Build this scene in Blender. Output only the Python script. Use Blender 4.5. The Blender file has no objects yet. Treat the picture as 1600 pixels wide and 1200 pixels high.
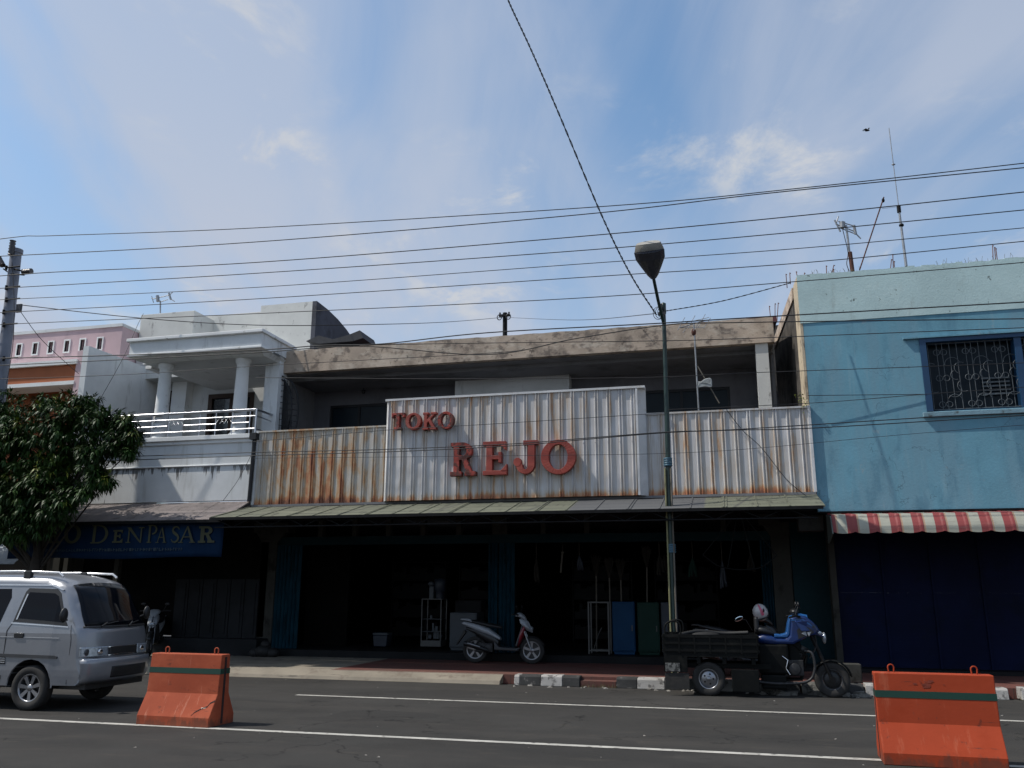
import bpy, bmesh, math, random
from math import sin, cos, tan, pi, radians, atan2, sqrt, hypot
from mathutils import Vector, Matrix
random.seed(11)
D = bpy.data
SC = bpy.context.scene
COL = SC.collection

# ------------------------------------------------------------------ camera
FOC = 1333.0; CH = 1.6
_p, _y, _r = radians(13.7), radians(14.2), radians(.2)
FW = Vector((-sin(_y)*cos(_p), cos(_y)*cos(_p), sin(_p)))
_rt = Vector((cos(_y), sin(_y), 0)); _up = _rt.cross(FW)
RT = _rt*cos(_r) + _up*sin(_r); UP = -_rt*sin(_r) + _up*cos(_r)
cd = D.cameras.new("camera"); cam = D.objects.new("camera", cd); COL.objects.link(cam)
cd.sensor_width = 36.0; cd.lens = 36.0*FOC/1600; cd.clip_start = .05; cd.clip_end = 3000
m3 = Matrix((RT, UP, -FW)).transposed()
cam.matrix_world = Matrix.Translation((0, 0, CH)) @ m3.to_4x4()
SC.camera = cam

def ray(px, py): return FW + RT*((px-800)/FOC) - UP*((py-600)/FOC)
def P(px, py, Y):
    d = ray(px, py); return Vector((0, 0, CH)) + d*(Y/d.y)
def G(px, py, z=0.0):
    d = ray(px, py); return Vector((0, 0, CH)) + d*((z-CH)/d.z)

# ------------------------------------------------------------------ light
SUN_D = Vector((.70, .225, -1)).normalized()      # direction the light travels
sl = D.lights.new("sun", 'SUN'); sl.energy = 3.1; sl.angle = radians(.5); sl.color = (1, .95, .88)
so = D.objects.new("sun", sl); COL.objects.link(so)
so.rotation_euler = (-SUN_D).to_track_quat('Z', 'Y').to_euler()
so.location = (-20, -10, 40)
SKYO = (3.1, 9.9)
W = D.worlds.new("World"); SC.world = W; W.use_nodes = True
nt = W.node_tree; nt.nodes.clear()
def N(nt, t, **k):
    n = nt.nodes.new(t)
    for a, v in k.items():
        if a.startswith('i_'):
            n.inputs[a[2:].replace('_', ' ')].default_value = v
        else: setattr(n, a, v)
    return n
def math_(nt, op, a, b=None, clamp=False):
    n = nt.nodes.new('ShaderNodeMath'); n.operation = op; n.use_clamp = clamp
    for i, v in enumerate((a, b)):
        if v is None: continue
        if isinstance(v, (int, float)): n.inputs[i].default_value = v
        else: nt.links.new(v, n.inputs[i])
    return n.outputs[0]
def maprange(nt, v, a, b, c=0., d=1., smooth=True):
    n = nt.nodes.new('ShaderNodeMapRange'); n.interpolation_type = 'SMOOTHSTEP' if smooth else 'LINEAR'
    nt.links.new(v, n.inputs[0])
    for i, x in enumerate((a, b, c, d)): n.inputs[i+1].default_value = x
    return n.outputs[0]
def vmath(nt, op, a, b=None):
    n = nt.nodes.new('ShaderNodeVectorMath'); n.operation = op
    for i, v in enumerate((a, b)):
        if v is None: continue
        if isinstance(v, tuple): n.inputs[i].default_value = v
        elif isinstance(v, (int, float)): n.inputs['Scale'].default_value = v
        else: nt.links.new(v, n.inputs[i])
    return n.outputs[0]
def noise(nt, vec, scale, detail=4, rough=.55, dist=0.):
    n = nt.nodes.new('ShaderNodeTexNoise'); n.inputs['Scale'].default_value = scale
    n.inputs['Detail'].default_value = detail; n.inputs['Roughness'].default_value = rough
    n.inputs['Distortion'].default_value = dist
    if vec is not None: nt.links.new(vec, n.inputs['Vector'])
    return n.outputs['Fac']
def mixc(nt, f, a, b):
    n = nt.nodes.new('ShaderNodeMix'); n.data_type = 'RGBA'
    if isinstance(f, (int, float)): n.inputs[0].default_value = f
    else: nt.links.new(f, n.inputs[0])
    for i, v in ((6, a), (7, b)):
        if isinstance(v, tuple): n.inputs[i].default_value = v if len(v) == 4 else (*v, 1)
        else: nt.links.new(v, n.inputs[i])
    return n.outputs[2]
sky = nt.nodes.new('ShaderNodeTexSky'); sky.sky_type = 'NISHITA'; sky.sun_disc = False
sky.sun_elevation = math.asin(-SUN_D.z); sky.sun_rotation = atan2(-SUN_D.x, -SUN_D.y)
sky.air_density = 1.0; sky.dust_density = 1.6; sky.ozone_density = 1.6
tc = nt.nodes.new('ShaderNodeTexCoord').outputs['Generated']
sep = nt.nodes.new('ShaderNodeSeparateXYZ'); nt.links.new(tc, sep.inputs[0])
zc = math_(nt, 'ADD', math_(nt, 'MAXIMUM', sep.outputs[2], 0.0), .12)
X_ = math_(nt, 'DIVIDE', sep.outputs[0], zc); Y_ = math_(nt, 'DIVIDE', sep.outputs[1], zc)
def lin(a, b, c): return math_(nt, 'ADD', math_(nt, 'ADD', math_(nt, 'MULTIPLY', X_, a), math_(nt, 'MULTIPLY', Y_, b)), c)
SA = radians(16)      # the high cloud lies in long streets running away from the viewer
def cloudspace(across, along, ox, oy, z=0.):
    c = nt.nodes.new('ShaderNodeCombineXYZ')
    nt.links.new(lin(cos(SA)*across, sin(SA)*across, ox), c.inputs[0]); nt.links.new(lin(-sin(SA)*along, cos(SA)*along, oy), c.inputs[1]); c.inputs[2].default_value = z
    return c.outputs[0]
CX, CY = SKYO
big = noise(nt, cloudspace(1.25, .30, CX, CY), 1.25, 4, .5, .5)
wisp = noise(nt, cloudspace(2.6, .75, CX+4, CY), 1.6, 7, .58, .8)
mid = noise(nt, cloudspace(1.4, .9, CX+7.9, CY+3), 1.5, 5, .5)
fine = noise(nt, cloudspace(1.6, 1.3, 1.4, 5.2), 2.6, 9, .62, .4)
veil = maprange(nt, math_(nt, 'ADD', math_(nt, 'MULTIPLY', big, .75), math_(nt, 'MULTIPLY', wisp, .25)), .37, .62, 0, 1)
puff = math_(nt, 'MULTIPLY', maprange(nt, fine, .50, .70), maprange(nt, mid, .44, .60))
low = maprange(nt, sep.outputs[2], .60, .20, 0, .42)
fac = math_(nt, 'ADD', math_(nt, 'MULTIPLY', veil, .66), math_(nt, 'MULTIPLY', puff, .38))
fac = math_(nt, 'MINIMUM', math_(nt, 'ADD', math_(nt, 'ADD', fac, low), .06), .95, True)
bg1 = N(nt, 'ShaderNodeBackground'); bg1.inputs[1].default_value = .135
hs = N(nt, 'ShaderNodeHueSaturation'); hs.inputs['Saturation'].default_value = 1.12; nt.links.new(sky.outputs[0], hs.inputs['Color'])
tint = N(nt, 'ShaderNodeMix', data_type='RGBA', blend_type='MULTIPLY'); tint.inputs[0].default_value = 1; nt.links.new(hs.outputs[0], tint.inputs[6]); tint.inputs[7].default_value = (.88, 1.02, 1.0, 1)
nt.links.new(tint.outputs[2], bg1.inputs[0])
bg2 = N(nt, 'ShaderNodeBackground'); bg2.inputs[1].default_value = .51
nt.links.new(mixc(nt, puff, (.75, .83, 1.0), (.95, .97, 1.0)), bg2.inputs[0])
ms = N(nt, 'ShaderNodeMixShader'); nt.links.new(fac, ms.inputs[0]); nt.links.new(bg1.outputs[0], ms.inputs[1]); nt.links.new(bg2.outputs[0], ms.inputs[2])
ow = N(nt, 'ShaderNodeOutputWorld'); nt.links.new(ms.outputs[0], ow.inputs[0])
vs = SC.view_settings; vs.view_transform = 'Standard'; vs.look = 'None'; vs.exposure = 0.38; vs.gamma = 1; vs.use_curve_mapping = False
SC.cycles.max_bounces = 6; SC.cycles.diffuse_bounces = 3; SC.cycles.glossy_bounces = 3; SC.cycles.transmission_bounces = 4
SC.cycles.use_denoising = True; SC.cycles.caustics_reflective = False; SC.cycles.caustics_refractive = False

# ------------------------------------------------------------------ materials
MT = {}
def mat(name, col, rough=.75, metal=0., var=.25, vscale=3., col2=None, c2=(.55, .7), c2scale=2., stretch=(1, 1, 1),
        bump=0., bscale=40., spec=.5, streak=None, layers=(), coat=0., extra=None, alpha=None, emit=None):
    """procedural principled: base colour varied by noise, optional second colour patches, streaks and layers"""
    m = D.materials.new(name); m.use_nodes = True; t = m.node_tree; b = t.nodes['Principled BSDF']
    co = t.nodes.new('ShaderNodeTexCoord').outputs['Object']
    n1 = noise(t, co, vscale, 5, .6)
    dark = tuple(c*(1-var) for c in col); lite = tuple(min(1, c*(1+var*.6)) for c in col)
    c = mixc(t, maprange(t, n1, .3, .7), dark, lite)
    if col2:
        v = vmath(t, 'MULTIPLY', co, tuple(stretch))
        n2 = noise(t, v, c2scale, 8, .65)
        c = mixc(t, maprange(t, n2, *c2), c, col2)
    for (lc, sc, st, a, z, amt) in layers:
        v = vmath(t, 'MULTIPLY', co, tuple(st))
        f = math_(t, 'MULTIPLY', maprange(t, noise(t, v, sc, 8, .65), a, z), amt)
        c = mixc(t, f, c, lc)
    if extra: c = extra(t, co, c)
    t.links.new(c, b.inputs['Base Color'])
    b.inputs['Roughness'].default_value = rough; b.inputs['Metallic'].default_value = metal
    b.inputs['Specular IOR Level'].default_value = spec
    if coat: b.inputs['Coat Weight'].default_value = coat; b.inputs['Coat Roughness'].default_value = .08
    if bump:
        bn = t.nodes.new('ShaderNodeBump'); bn.inputs['Strength'].default_value = bump; bn.inputs['Distance'].default_value = .02
        t.links.new(noise(t, co, bscale, 6, .7), bn.inputs['Height']); t.links.new(bn.outputs[0], b.inputs['Normal'])
    if emit: b.inputs['Emission Color'].default_value = (*emit[0], 1); b.inputs['Emission Strength'].default_value = emit[1]
    MT[name] = m; return m
def sepxyz(t, co):
    s = t.nodes.new('ShaderNodeSeparateXYZ'); t.links.new(co, s.inputs[0]); return s.outputs
# rusted corrugated sheet: streaks run down, more along the foot and on the left bays
def rust_extra(strong):
    def f(t, co, c):
        s = sepxyz(t, co)
        n = noise(t, vmath(t, 'MULTIPLY', co, (4.2, 1, 1.15) if strong else (5.5, 1, .5)), 1.6, 8, .62, .25)
        nb = noise(t, vmath(t, 'MULTIPLY', co, (.5, 1, .25)), 1.4, 2)
        nf = noise(t, co, 16, 5, .7)
        foot = maprange(t, s[2], Z_PB+.20, Z_PB-.01, 0, .25)
        v = math_(t, 'ADD', math_(t, 'ADD', n, math_(t, 'MULTIPLY', nb, .42)), math_(t, 'MULTIPLY', nf, .13))
        rb = math_(t, 'FRACT', math_(t, 'MULTIPLY', math_(t, 'SUBTRACT', s[0], X_PL), 1/.245))   # rust starts along the ribs
        v = math_(t, 'ADD', v, math_(t, 'MULTIPLY', maprange(t, math_(t, 'ABSOLUTE', math_(t, 'SUBTRACT', rb, .72)), .30, .05), .06))
        v = math_(t, 'SUBTRACT', v, .055 if strong else .085)
        if strong: # the bay left of centre has rusted through its paint
            g = math_(t, 'MULTIPLY', maprange(t, s[0], X_PL+.1, X_PL+.85), maprange(t, s[0], X_PL+3.1, X_PL+2.0))
            g = math_(t, 'MULTIPLY', g, maprange(t, s[2], Z_PB+1.4, Z_PB+.85, .3, 1))
            v = math_(t, 'ADD', v, math_(t, 'MULTIPLY', g, .17))
        v = math_(t, 'ADD', v, foot)
        c = mixc(t, math_(t, 'MULTIPLY', maprange(t, v, .58, .86), .72 if strong else .5), c, (.42, .33, .22))
        c = mixc(t, math_(t, 'MULTIPLY', maprange(t, v, .76, .93), .7), c, (.46, .24, .085))
        c = mixc(t, math_(t, 'MULTIPLY', maprange(t, v, .86, 1.0), .8), c, (.36, .12, .05))
        c = mixc(t, math_(t, 'MULTIPLY', maprange(t, v, .99, 1.12), .8), c, (.13, .045, .028))
        return c
    return f
X_PL = P(395, 787, 17.0).x; Z_PB = P(830, 779, 17.0).z
mat('sheet_plain', (.56, .555, .56), .6, .0, .12, 2, (.44, .42, .40), (.5, .68), 3, (6, 1, .4), extra=rust_extra(False))
mat('sheet_rusty', (.50, .49, .47), .6, .0, .12, 2, (.36, .34, .30), (.48, .66), 3, (6, 1, .4), extra=rust_extra(True))
mat('trim_white', (.62, .62, .62), .55, 0, .12, 3, (.40, .36, .30), (.58, .72), 4)
mat('letter_red', (0.306, 0.04675, 0.02975), .55, 0, .18, 3, (0.391, 0.085, 0.0595), (.55, .75), 5, bump=.1)
mat('letter_worn', (.34, .05, .035), .75, 0, .3, 6, (.10, .028, .022), (.47, .54), 4.5, (2, 1, 2), bump=.6, bscale=25)
mat('concrete_stained', (.48, .385, .30), .9, 0, .2, 1.5, (.20, .16, .13), (.50, .64), 3.6, (1, 1, 1.2), .5, 30,
    layers=[((.62, .54, .44), 2.6, (1, 1, 2), .50, .64, .6), ((.075, .06, .05), 7.5, (1, 1, .9), .60, .68, .8), ((.10, .08, .065), 1.1, (1, 1, 1), .52, .66, .5)])
mat('plaster_white', (.70, .72, .72), .85, 0, .10, 1.2, (.40, .41, .40), (.55, .75), 1.6, (2.5, 2.5, .5), .12, 25,
    layers=[((.13, .12, .11), 5, (4, 4, .55), .66, .75, .55)])
def drip_extra(t, co, c):
    s = sepxyz(t, co); z0 = P(300, 681, 17.05).z-.72
    n = noise(t, vmath(t, 'MULTIPLY', co, (9, 1, .9)), 1.5, 5); n2 = noise(t, vmath(t, 'MULTIPLY', co, (1.1, 0, 0)), 1.3, 3)
    k = maprange(t, s[2], z0-.42, z0-.01, .0, .27, False)
    v = math_(t, 'ADD', math_(t, 'ADD', n, k), math_(t, 'MULTIPLY', n2, .35))
    v = math_(t, 'MULTIPLY', maprange(t, v, .88, .96), math_(t, 'LESS_THAN', s[2], z0-.005))
    c = mixc(t, math_(t, 'MULTIPLY', v, .85), c, (.07, .065, .06))
    n3 = noise(t, vmath(t, 'MULTIPLY', co, (2.5, 1, .35)), 1.7, 5)
    return mixc(t, math_(t, 'MULTIPLY', maprange(t, n3, .52, .72), .5), c, (.40, .40, .36))
mat('plaster_drips', (.70, .72, .72), .85, 0, .10, 1.2, bump=.12, bscale=25, extra=drip_extra)
mat('plaster_trim', (.80, .81, .80), .8, 0, .08, 1.2, (.35, .34, .31), (.60, .74), 3.5, (1, 1, 1), .1, 25)
mat('plaster_stained', (.60, .60, .57), .9, 0, .1, 1.2, (.22, .21, .20), (.58, .70), 2.6, (1.5, 1.5, 1), .2, 25)
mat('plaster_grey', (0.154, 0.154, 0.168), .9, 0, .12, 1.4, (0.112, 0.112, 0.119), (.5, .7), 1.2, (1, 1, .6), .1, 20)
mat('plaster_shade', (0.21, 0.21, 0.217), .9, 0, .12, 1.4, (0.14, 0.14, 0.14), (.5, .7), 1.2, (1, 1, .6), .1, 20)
mat('plaster_slate', (.075, .08, .10), .9, 0, .2, 1.2, (.04, .042, .05), (.45, .7), 2)
mat('plaster_pink', (.60, .44, .46), .88, 0, .08, 1, (.50, .36, .38), (.5, .72), 1.3, (2, 2, .5), .12, 25)
mat('plaster_orange', (0.384, 0.12, 0.048), .85, 0, .10, 1, (0.304, 0.096, 0.04), (.5, .72), 1.3, (2, 2, .5), .12, 25)
def wall_cracks(t, co, c):
    vo = t.nodes.new('ShaderNodeTexVoronoi'); vo.feature = 'DISTANCE_TO_EDGE'; vo.inputs['Scale'].default_value = .8
    nn_ = t.nodes.new('ShaderNodeTexNoise'); nn_.inputs['Scale'].default_value = 3; nn_.inputs['Detail'].default_value = 7; t.links.new(co, nn_.inputs['Vector'])
    t.links.new(vmath(t, 'ADD', co, vmath(t, 'SCALE', nn_.outputs['Color'], .5) if False else nn_.outputs['Color']), vo.inputs['Vector'])
    ck = math_(t, 'MULTIPLY', maprange(t, vo.outputs['Distance'], .007, .002), maprange(t, noise(t, co, .8, 3), .52, .58))
    c = mixc(t, math_(t, 'MULTIPLY', ck, .45), c, (.03, .05, .06))
    s = sepxyz(t, co); n = noise(t, vmath(t, 'MULTIPLY', co, (7, 1, .5)), 1.3, 5)
    v = math_(t, 'ADD', n, math_(t, 'MULTIPLY', math_(t, 'SUBTRACT', noise(t, co, .9, 3), .5), .5))
    c = mixc(t, math_(t, 'MULTIPLY', maprange(t, v, .58, .78), .38), c, (.27, .41, .46))
    v2 = noise(t, vmath(t, 'MULTIPLY', co, (1.2, 1, .8)), 2.1, 7, .7)
    return mixc(t, math_(t, 'MULTIPLY', maprange(t, v2, .64, .68), .35), c, (.33, .36, .36))
mat('plaster_blue', (.145, .335, .43), .85, 0, .12, .9, (.16, .31, .39), (.42, .66), .9, (2.2, 1, .45), .22, 22,
    layers=[((.085, .21, .29), 2.4, (1, 1, .35), .50, .68, .7), ((.27, .36, .40), 3.0, (3, 1, .35), .60, .76, .55), ((.045, .10, .13), 6, (5, 1, .5), .67, .76, .45)], extra=wall_cracks)
mat('plaster_mint', (.47, .62, .62), .85, 0, .08, 1.2, (.54, .68, .67), (.45, .7), 1.5, (1, 1, 1), .25, 25,
    layers=[((.12, .15, .14), 5.5, (1.2, 1, 1.2), .645, .69, .9), ((.30, .36, .34), 2.2, (2, 1, .6), .55, .75, .5)])
mat('plaster_cream', (0.495, 0.414, 0.297), .9, 0, .15, 1.5, (0.252, 0.198, 0.135), (.52, .66), 2.5, (1, 1, .6), .4, 20, layers=[((.06, .05, .045), 4, (1, 1, .7), .58, .68, .8)])
mat('shaded_wall', (.10, .09, .08), .95, 0, .3, 2, (.04, .038, .035), (.45, .65), 3, bump=.3)  # weathered wall with the neighbouring roof's shade put into its colour
mat('blue_paint', (.010, .050, .12), .5, 0, .15, 2, (.012, .05, .12), (.5, .7), 3)
mat('blue_sill', (.18, .30, .36), .8, 0, .15, 4, (.08, .10, .10), (.55, .7), 7, bump=.3)
mat('shutter_teal', (.009, .048, .072), .6, 0, .25, 2, (0.0035, 0.0154, 0.021), (.5, .7), 3, (4, 4, .5))
mat('shutter_navy', (0.00385, 0.0077, 0.033), .7, 0, .25, 1, (0.0033, 0.0066, 0.022), (.5, .7), 1.5, (1, 1, 1))
mat('shutter_grey', (0.01925, 0.0209, 0.02365), .6, 0, .2, 1.5, (0.0121, 0.0132, 0.0143), (.5, .7), 2)
mat('door_teal', (.0055, .026, .033), .6, 0, .2, 1.5)
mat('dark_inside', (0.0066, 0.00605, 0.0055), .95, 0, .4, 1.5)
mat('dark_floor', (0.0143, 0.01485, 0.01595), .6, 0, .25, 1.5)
mat('black_steel', (0.014, 0.014, 0.0147), .6, .2, .3, 5)
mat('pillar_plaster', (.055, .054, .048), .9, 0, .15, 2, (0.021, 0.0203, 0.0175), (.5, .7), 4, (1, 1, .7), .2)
mat('glass_dark', (.012, .016, .022), .06, 0, .2, 1, spec=.6)
mat('brown_wood', (0.0525, 0.0294, 0.0196), .6, 0, .25, 4, (0.028, 0.0154, 0.0105), (.5, .7), 6, (1, 1, .2))
mat('stainless', (.55, .55, .57), .32, 1., .05, 6)
mat('black_iron', (.016, .017, .02), .55, .3, .3, 8)
mat('grille_white', (.10, .115, .125), .5, .3, .2, 8, (0.06, 0.04, 0.03), (.6, .72), 9)
def awn_extra(t, co, c):
    s = sepxyz(t, co)
    # lap seams and moss streaks running down the slope
    d = math_(t, 'ADD', s[0], math_(t, 'MULTIPLY', s[1], -.25))
    w = math_(t, 'FRACT', math_(t, 'MULTIPLY', d, 1/1.9))
    seam = maprange(t, math_(t, 'ABSOLUTE', math_(t, 'SUBTRACT', w, .5)), .47, .495)
    c = mixc(t, math_(t, 'MULTIPLY', seam, .7), c, (.06, .06, .055))
    v = noise(t, vmath(t, 'MULTIPLY', co, (6, .8, .5)), 2, 5)
    c = mixc(t, math_(t, 'MULTIPLY', maprange(t, v, .56, .68), .75), c, (.045, .045, .032))
    # newer grey sheets toward the right
    g = math_(t, 'MULTIPLY', maprange(t, s[0], -2.9, -2.86, smooth=False), maprange(t, s[0], -.4, -.44, smooth=False))
    return mixc(t, math_(t, 'MULTIPLY', g, .9), c, (.085, .086, .092))
mat('awning_sheet', (.13, .135, .095), .8, 0, .14, 1.2, extra=awn_extra)
mat('awning_grey', (0.1872, 0.1584, 0.1512), .8, 0, .2, 2, (0.0936, 0.0792, 0.072), (.5, .66), 5, (1, 1, 1), .2)
def stripes(t, co, c):
    s = sepxyz(t, co)
    w = math_(t, 'FRACT', math_(t, 'MULTIPLY', math_(t, 'SUBTRACT', s[0], XS0), 1/PER))
    r = math_(t, 'MULTIPLY', maprange(t, w, .42, .44, smooth=False), maprange(t, w, .93, .91, smooth=False))
    edge = math_(t, 'MULTIPLY', maprange(t, w, .91, .93, smooth=False), 1.0)
    c = mixc(t, r, c, (.24, .042, .04))
    c = mixc(t, math_(t, 'MULTIPLY', edge, .8), c, (.38, .22, .13))
    v = noise(t, vmath(t, 'MULTIPLY', co, (1, 2, 3)), 5, 6)
    return mixc(t, math_(t, 'MULTIPLY', maprange(t, v, .58, .72), .35), c, (.14, .10, .08))
XS0 = 1.86; PER = .358
mat('awning_stripes', (.34, .34, .28), .6, 0, .10, 3, extra=stripes)
mat('awning_end', (.14, .17, .16), .6, 0, .2, 3)
def asphalt_extra(t, co, c):
    s_ = sepxyz(t, co)
    v = noise(t, vmath(t, 'MULTIPLY', co, (.18, 1.4, 1)), 1.1, 4)
    c = mixc(t, math_(t, 'MULTIPLY', maprange(t, v, .45, .7), .45), c, (.060, .055, .050))
    lane = maprange(t, math_(t, 'ABSOLUTE', math_(t, 'SUBTRACT', math_(t, 'PINGPONG', math_(t, 'ADD', s_[1], .55), .85), .42)), .10, .42)
    c = mixc(t, math_(t, 'MULTIPLY', lane, .22), c, (.032, .031, .030))
    pa = noise(t, vmath(t, 'MULTIPLY', co, (.35, .8, 1)), .9, 2, .3)
    c = mixc(t, math_(t, 'MULTIPLY', maprange(t, pa, .600, .606), .5), c, (.033, .032, .031))
    vo = t.nodes.new('ShaderNodeTexVoronoi'); vo.feature = 'DISTANCE_TO_EDGE'; vo.inputs['Scale'].default_value = .55
    wv = t.nodes.new('ShaderNodeVectorMath'); wv.operation = 'ADD'; t.links.new(co, wv.inputs[0]); nn_ = t.nodes.new('ShaderNodeTexNoise'); nn_.inputs['Scale'].default_value = 2.2; nn_.inputs['Detail'].default_value = 6; t.links.new(co, nn_.inputs['Vector']); t.links.new(nn_.outputs['Color'], wv.inputs[1]); t.links.new(wv.outputs[0], vo.inputs['Vector'])
    ck = math_(t, 'MULTIPLY', maprange(t, vo.outputs['Distance'], .011, .003), maprange(t, noise(t, co, .35, 3), .48, .56))
    c = mixc(t, math_(t, 'MULTIPLY', ck, .8), c, (.012, .012, .012))
    oil = noise(t, vmath(t, 'MULTIPLY', co, (1.6, 2.6, 1)), 1.3, 6, .6)
    c = mixc(t, math_(t, 'MULTIPLY', maprange(t, oil, .66, .76), .7), c, (.018, .018, .018))
    dust = noise(t, vmath(t, 'MULTIPLY', co, (.9, 3.2, 1)), 1.9, 7, .65)
    c = mixc(t, math_(t, 'MULTIPLY', maprange(t, dust, .54, .74), .4), c, (.085, .074, .060))
    g = noise(t, co, 160, 2, .8)
    return mixc(t, math_(t, 'MULTIPLY', maprange(t, g, .52, .72), .55), c, (.10, .095, .088))
mat('asphalt', (0.046, 0.04416, 0.0414), .85, 0, .22, .5, (0.03312, 0.0322, 0.03128), (.55, .75), .7, bump=.5, bscale=140, extra=asphalt_extra)
mat('road_paint', (0.425, 0.408, 0.3655), .8, 0, .2, 3, (0.1105, 0.102, 0.0935), (.55, .66), 9, (1, 1, 1), .2)
def brick_extra(t, co, c):
    b = t.nodes.new('ShaderNodeTexBrick'); t.links.new(co, b.inputs['Vector']); b.inputs['Scale'].default_value = 1
    b.inputs['Brick Width'].default_value = .21; b.inputs['Row Height'].default_value = .105; b.inputs['Mortar Size'].default_value = .006
    b.inputs['Color1'].default_value = (.13, .052, .042, 1); b.inputs['Color2'].default_value = (.18, .07, .058, 1); b.inputs['Mortar'].default_value = (.07, .05, .045, 1)
    v = noise(t, co, 1.3, 6)
    return mixc(t, maprange(t, v, .35, .75, .08, .75), b.outputs[0], (.10, .066, .055))
mat('red_pavers', (0.16, 0.064, 0.048), .9, 0, .2, 2, bump=.3, bscale=60, extra=brick_extra)
mat('old_concrete', (.23, .20, .155), .92, 0, .18, 1.5, (.16, .13, .10), (.52, .66), 2.2, (1, 1, 1), .4, 50, layers=[((.05, .045, .04), 1.2, (.5, 3, 1), .62, .68, .6)])
mat('kerb_white', (0.391, 0.374, 0.3485), .9, 0, .15, 4, (0.1445, 0.136, 0.1275), (.52, .62), 9, bump=.5, bscale=40)
mat('kerb_black', (.035, .035, .034), .9, 0, .3, 4, (.14, .13, .12), (.57, .66), 8, bump=.5, bscale=40)
mat('kerb_grey', (.16, .155, .14), .95, 0, .3, 5, (.05, .05, .045), (.5, .62), 8, bump=.8, bscale=30)
mat('far_ground', (.06, .055, .05), .95, 0, .3, .3)
mat('pole_concrete', (.20, .215, .26), .85, 0, .15, 2, (.12, .13, .15), (.5, .7), 5, (1, 1, .3))
mat('pole_green', (.008, .028, .024), .4, 0, .2, 4, (.03, .055, .05), (.58, .72), 7)
mat('pole_yellow', (.22, .21, .10), .6, 0, .2, 4, (.14, .13, .07), (.5, .66), 6, (1, 1, .3))
mat('clamp_blue', (.05, .12, .17), .5, .2, .3, 8, (.22, .28, .30), (.55, .66), 14)
mat('ceramic', (.045, .04, .042), .35, 0, .2, 8)
mat('cable_black', (.012, .012, .014), .6, 0, .2, 3)
mat('lamp_shell', (0.357, 0.34, 0.306), .5, 0, .15, 6, (0.17, 0.153, 0.1275), (.55, .7), 6)
mat('lamp_lens', (.035, .04, .055), .25, 0, .2, 6)
mat('galvanised', (.30, .31, .32), .4, .6, .2, 8, (.16, .09, .06), (.58, .7), 9)
mat('rusty_steel', (.12, .05, .035), .85, .2, .35, 8)
def grime(t, co, c):
    s = sepxyz(t, co); n = noise(t, vmath(t, 'MULTIPLY', co, (3, 3, 1.2)), 2.5, 7, .7)
    v = math_(t, 'ADD', n, maprange(t, s[2], .20, .0, 0, .30)); c = mixc(t, math_(t, 'MULTIPLY', maprange(t, v, .62, .80), .6), c, (.09, .05, .035))
    n2 = noise(t, vmath(t, 'MULTIPLY', co, (1.2, 1, 14)), 2.2, 5, .7) # tyre and bumper scuffs
    k = math_(t, 'MULTIPLY', maprange(t, n2, .62, .68), maprange(t, noise(t, co, 2.1, 3), .5, .6))
    return mixc(t, math_(t, 'MULTIPLY', k, .55), c, (.05, .03, .025))
mat('barrier_orange', (.33, .048, .017), .75, 0, .10, 1.6, (.30, .040, .012), (.5, .72), 2.2, (1, 1, 1.5), .08, 40,
    layers=[((.45, .13, .07), 3.5, (3.5, 1, .5), .58, .68, .4), ((.10, .03, .02), 9, (1, 1, 1), .62, .70, .7), ((.07, .05, .04), 24, (1, 1, .4), .66, .72, .6)], extra=grime, spec=.2)
mat('barrier_faded', (.32, .066, .030), .8, 0, .12, 1.6, (.40, .095, .045), (.45, .7), 1.8, (1, 1, 1.5), .08, 40,
    layers=[((.50, .20, .13), 3.0, (4, 1, .4), .60, .66, .5), ((.13, .04, .025), 8, (1, 1, 1), .61, .70, .75), ((.07, .05, .04), 24, (1, 1, .4), .66, .72, .6)], extra=grime, spec=.2)
mat('barrier_green', (.003, .038, .024), .5, 0, .12, 3)
mat('crack_dark', (.03, .012, .01), .9)
mat('chip_white', (.75, .55, .45), .8)
mat('van_silver', (0.248, 0.2542, 0.2728), .30, .45, .05, 2, (0.2046, 0.217, 0.2418), (.5, .7), 1.5, coat=.6)
mat('van_bright', (0.56, 0.568, 0.584), .25, .5, .05, 2, coat=.5)
mat('van_black', (.012, .012, .013), .5, 0, .2, 6)
mat('van_glass', (.004, .005, .008), .05, 0, .1, 2, spec=.15)
mat('lens_clear', (.34, .37, .40), .12, .3, .3, 30, spec=.8)
mat('tyre', (.020, .019, .018), .85, 0, .2, 8, (.035, .031, .027), (.5, .7), 6)
mat('alloy', (0.3, 0.3, 0.312), .3, .8, .1, 8)
mat('chrome', (.8, .8, .82), .12, 1., .04, 8)
mat('plastic_white', (.30, .32, .345), .3, 0, .08, 4, coat=.3)
mat('plastic_black', (.012, .012, .013), .4, 0, .2, 6)
mat('plastic_red', (.20, .012, .022), .3, 0, .1, 4, coat=.4)
mat('plastic_grey', (0.042, 0.042, 0.0455), .45, 0, .1, 4)
mat('seat_vinyl', (.010, .010, .011), .5, 0, .2, 6)
mat('trike_blue', (.003, .020, .10), .35, 0, .12, 4, (.02, .022, .024), (.55, .72), 9, coat=.1)
mat('trike_sky', (.012, .08, .24), .35, 0, .1, 4, (.03, .04, .05), (.56, .72), 9, coat=.1)
mat('bed_black', (0.0056, 0.0063, 0.0063), .6, 0, .3, 3, (0.0126, 0.0126, 0.0112), (.55, .7), 5)
mat('mud_plate', (.16, .16, .15), .7, .2, .3, 12, (.03, .03, .03), (.48, .54), 18)
mat('engine', (0.035, 0.035, 0.0371), .5, .4, .3, 10, (0.028, 0.028, 0.028), (.5, .6), 9)
mat('mirror', (.75, .9, 1), .05, 1., .02, 4)
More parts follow.
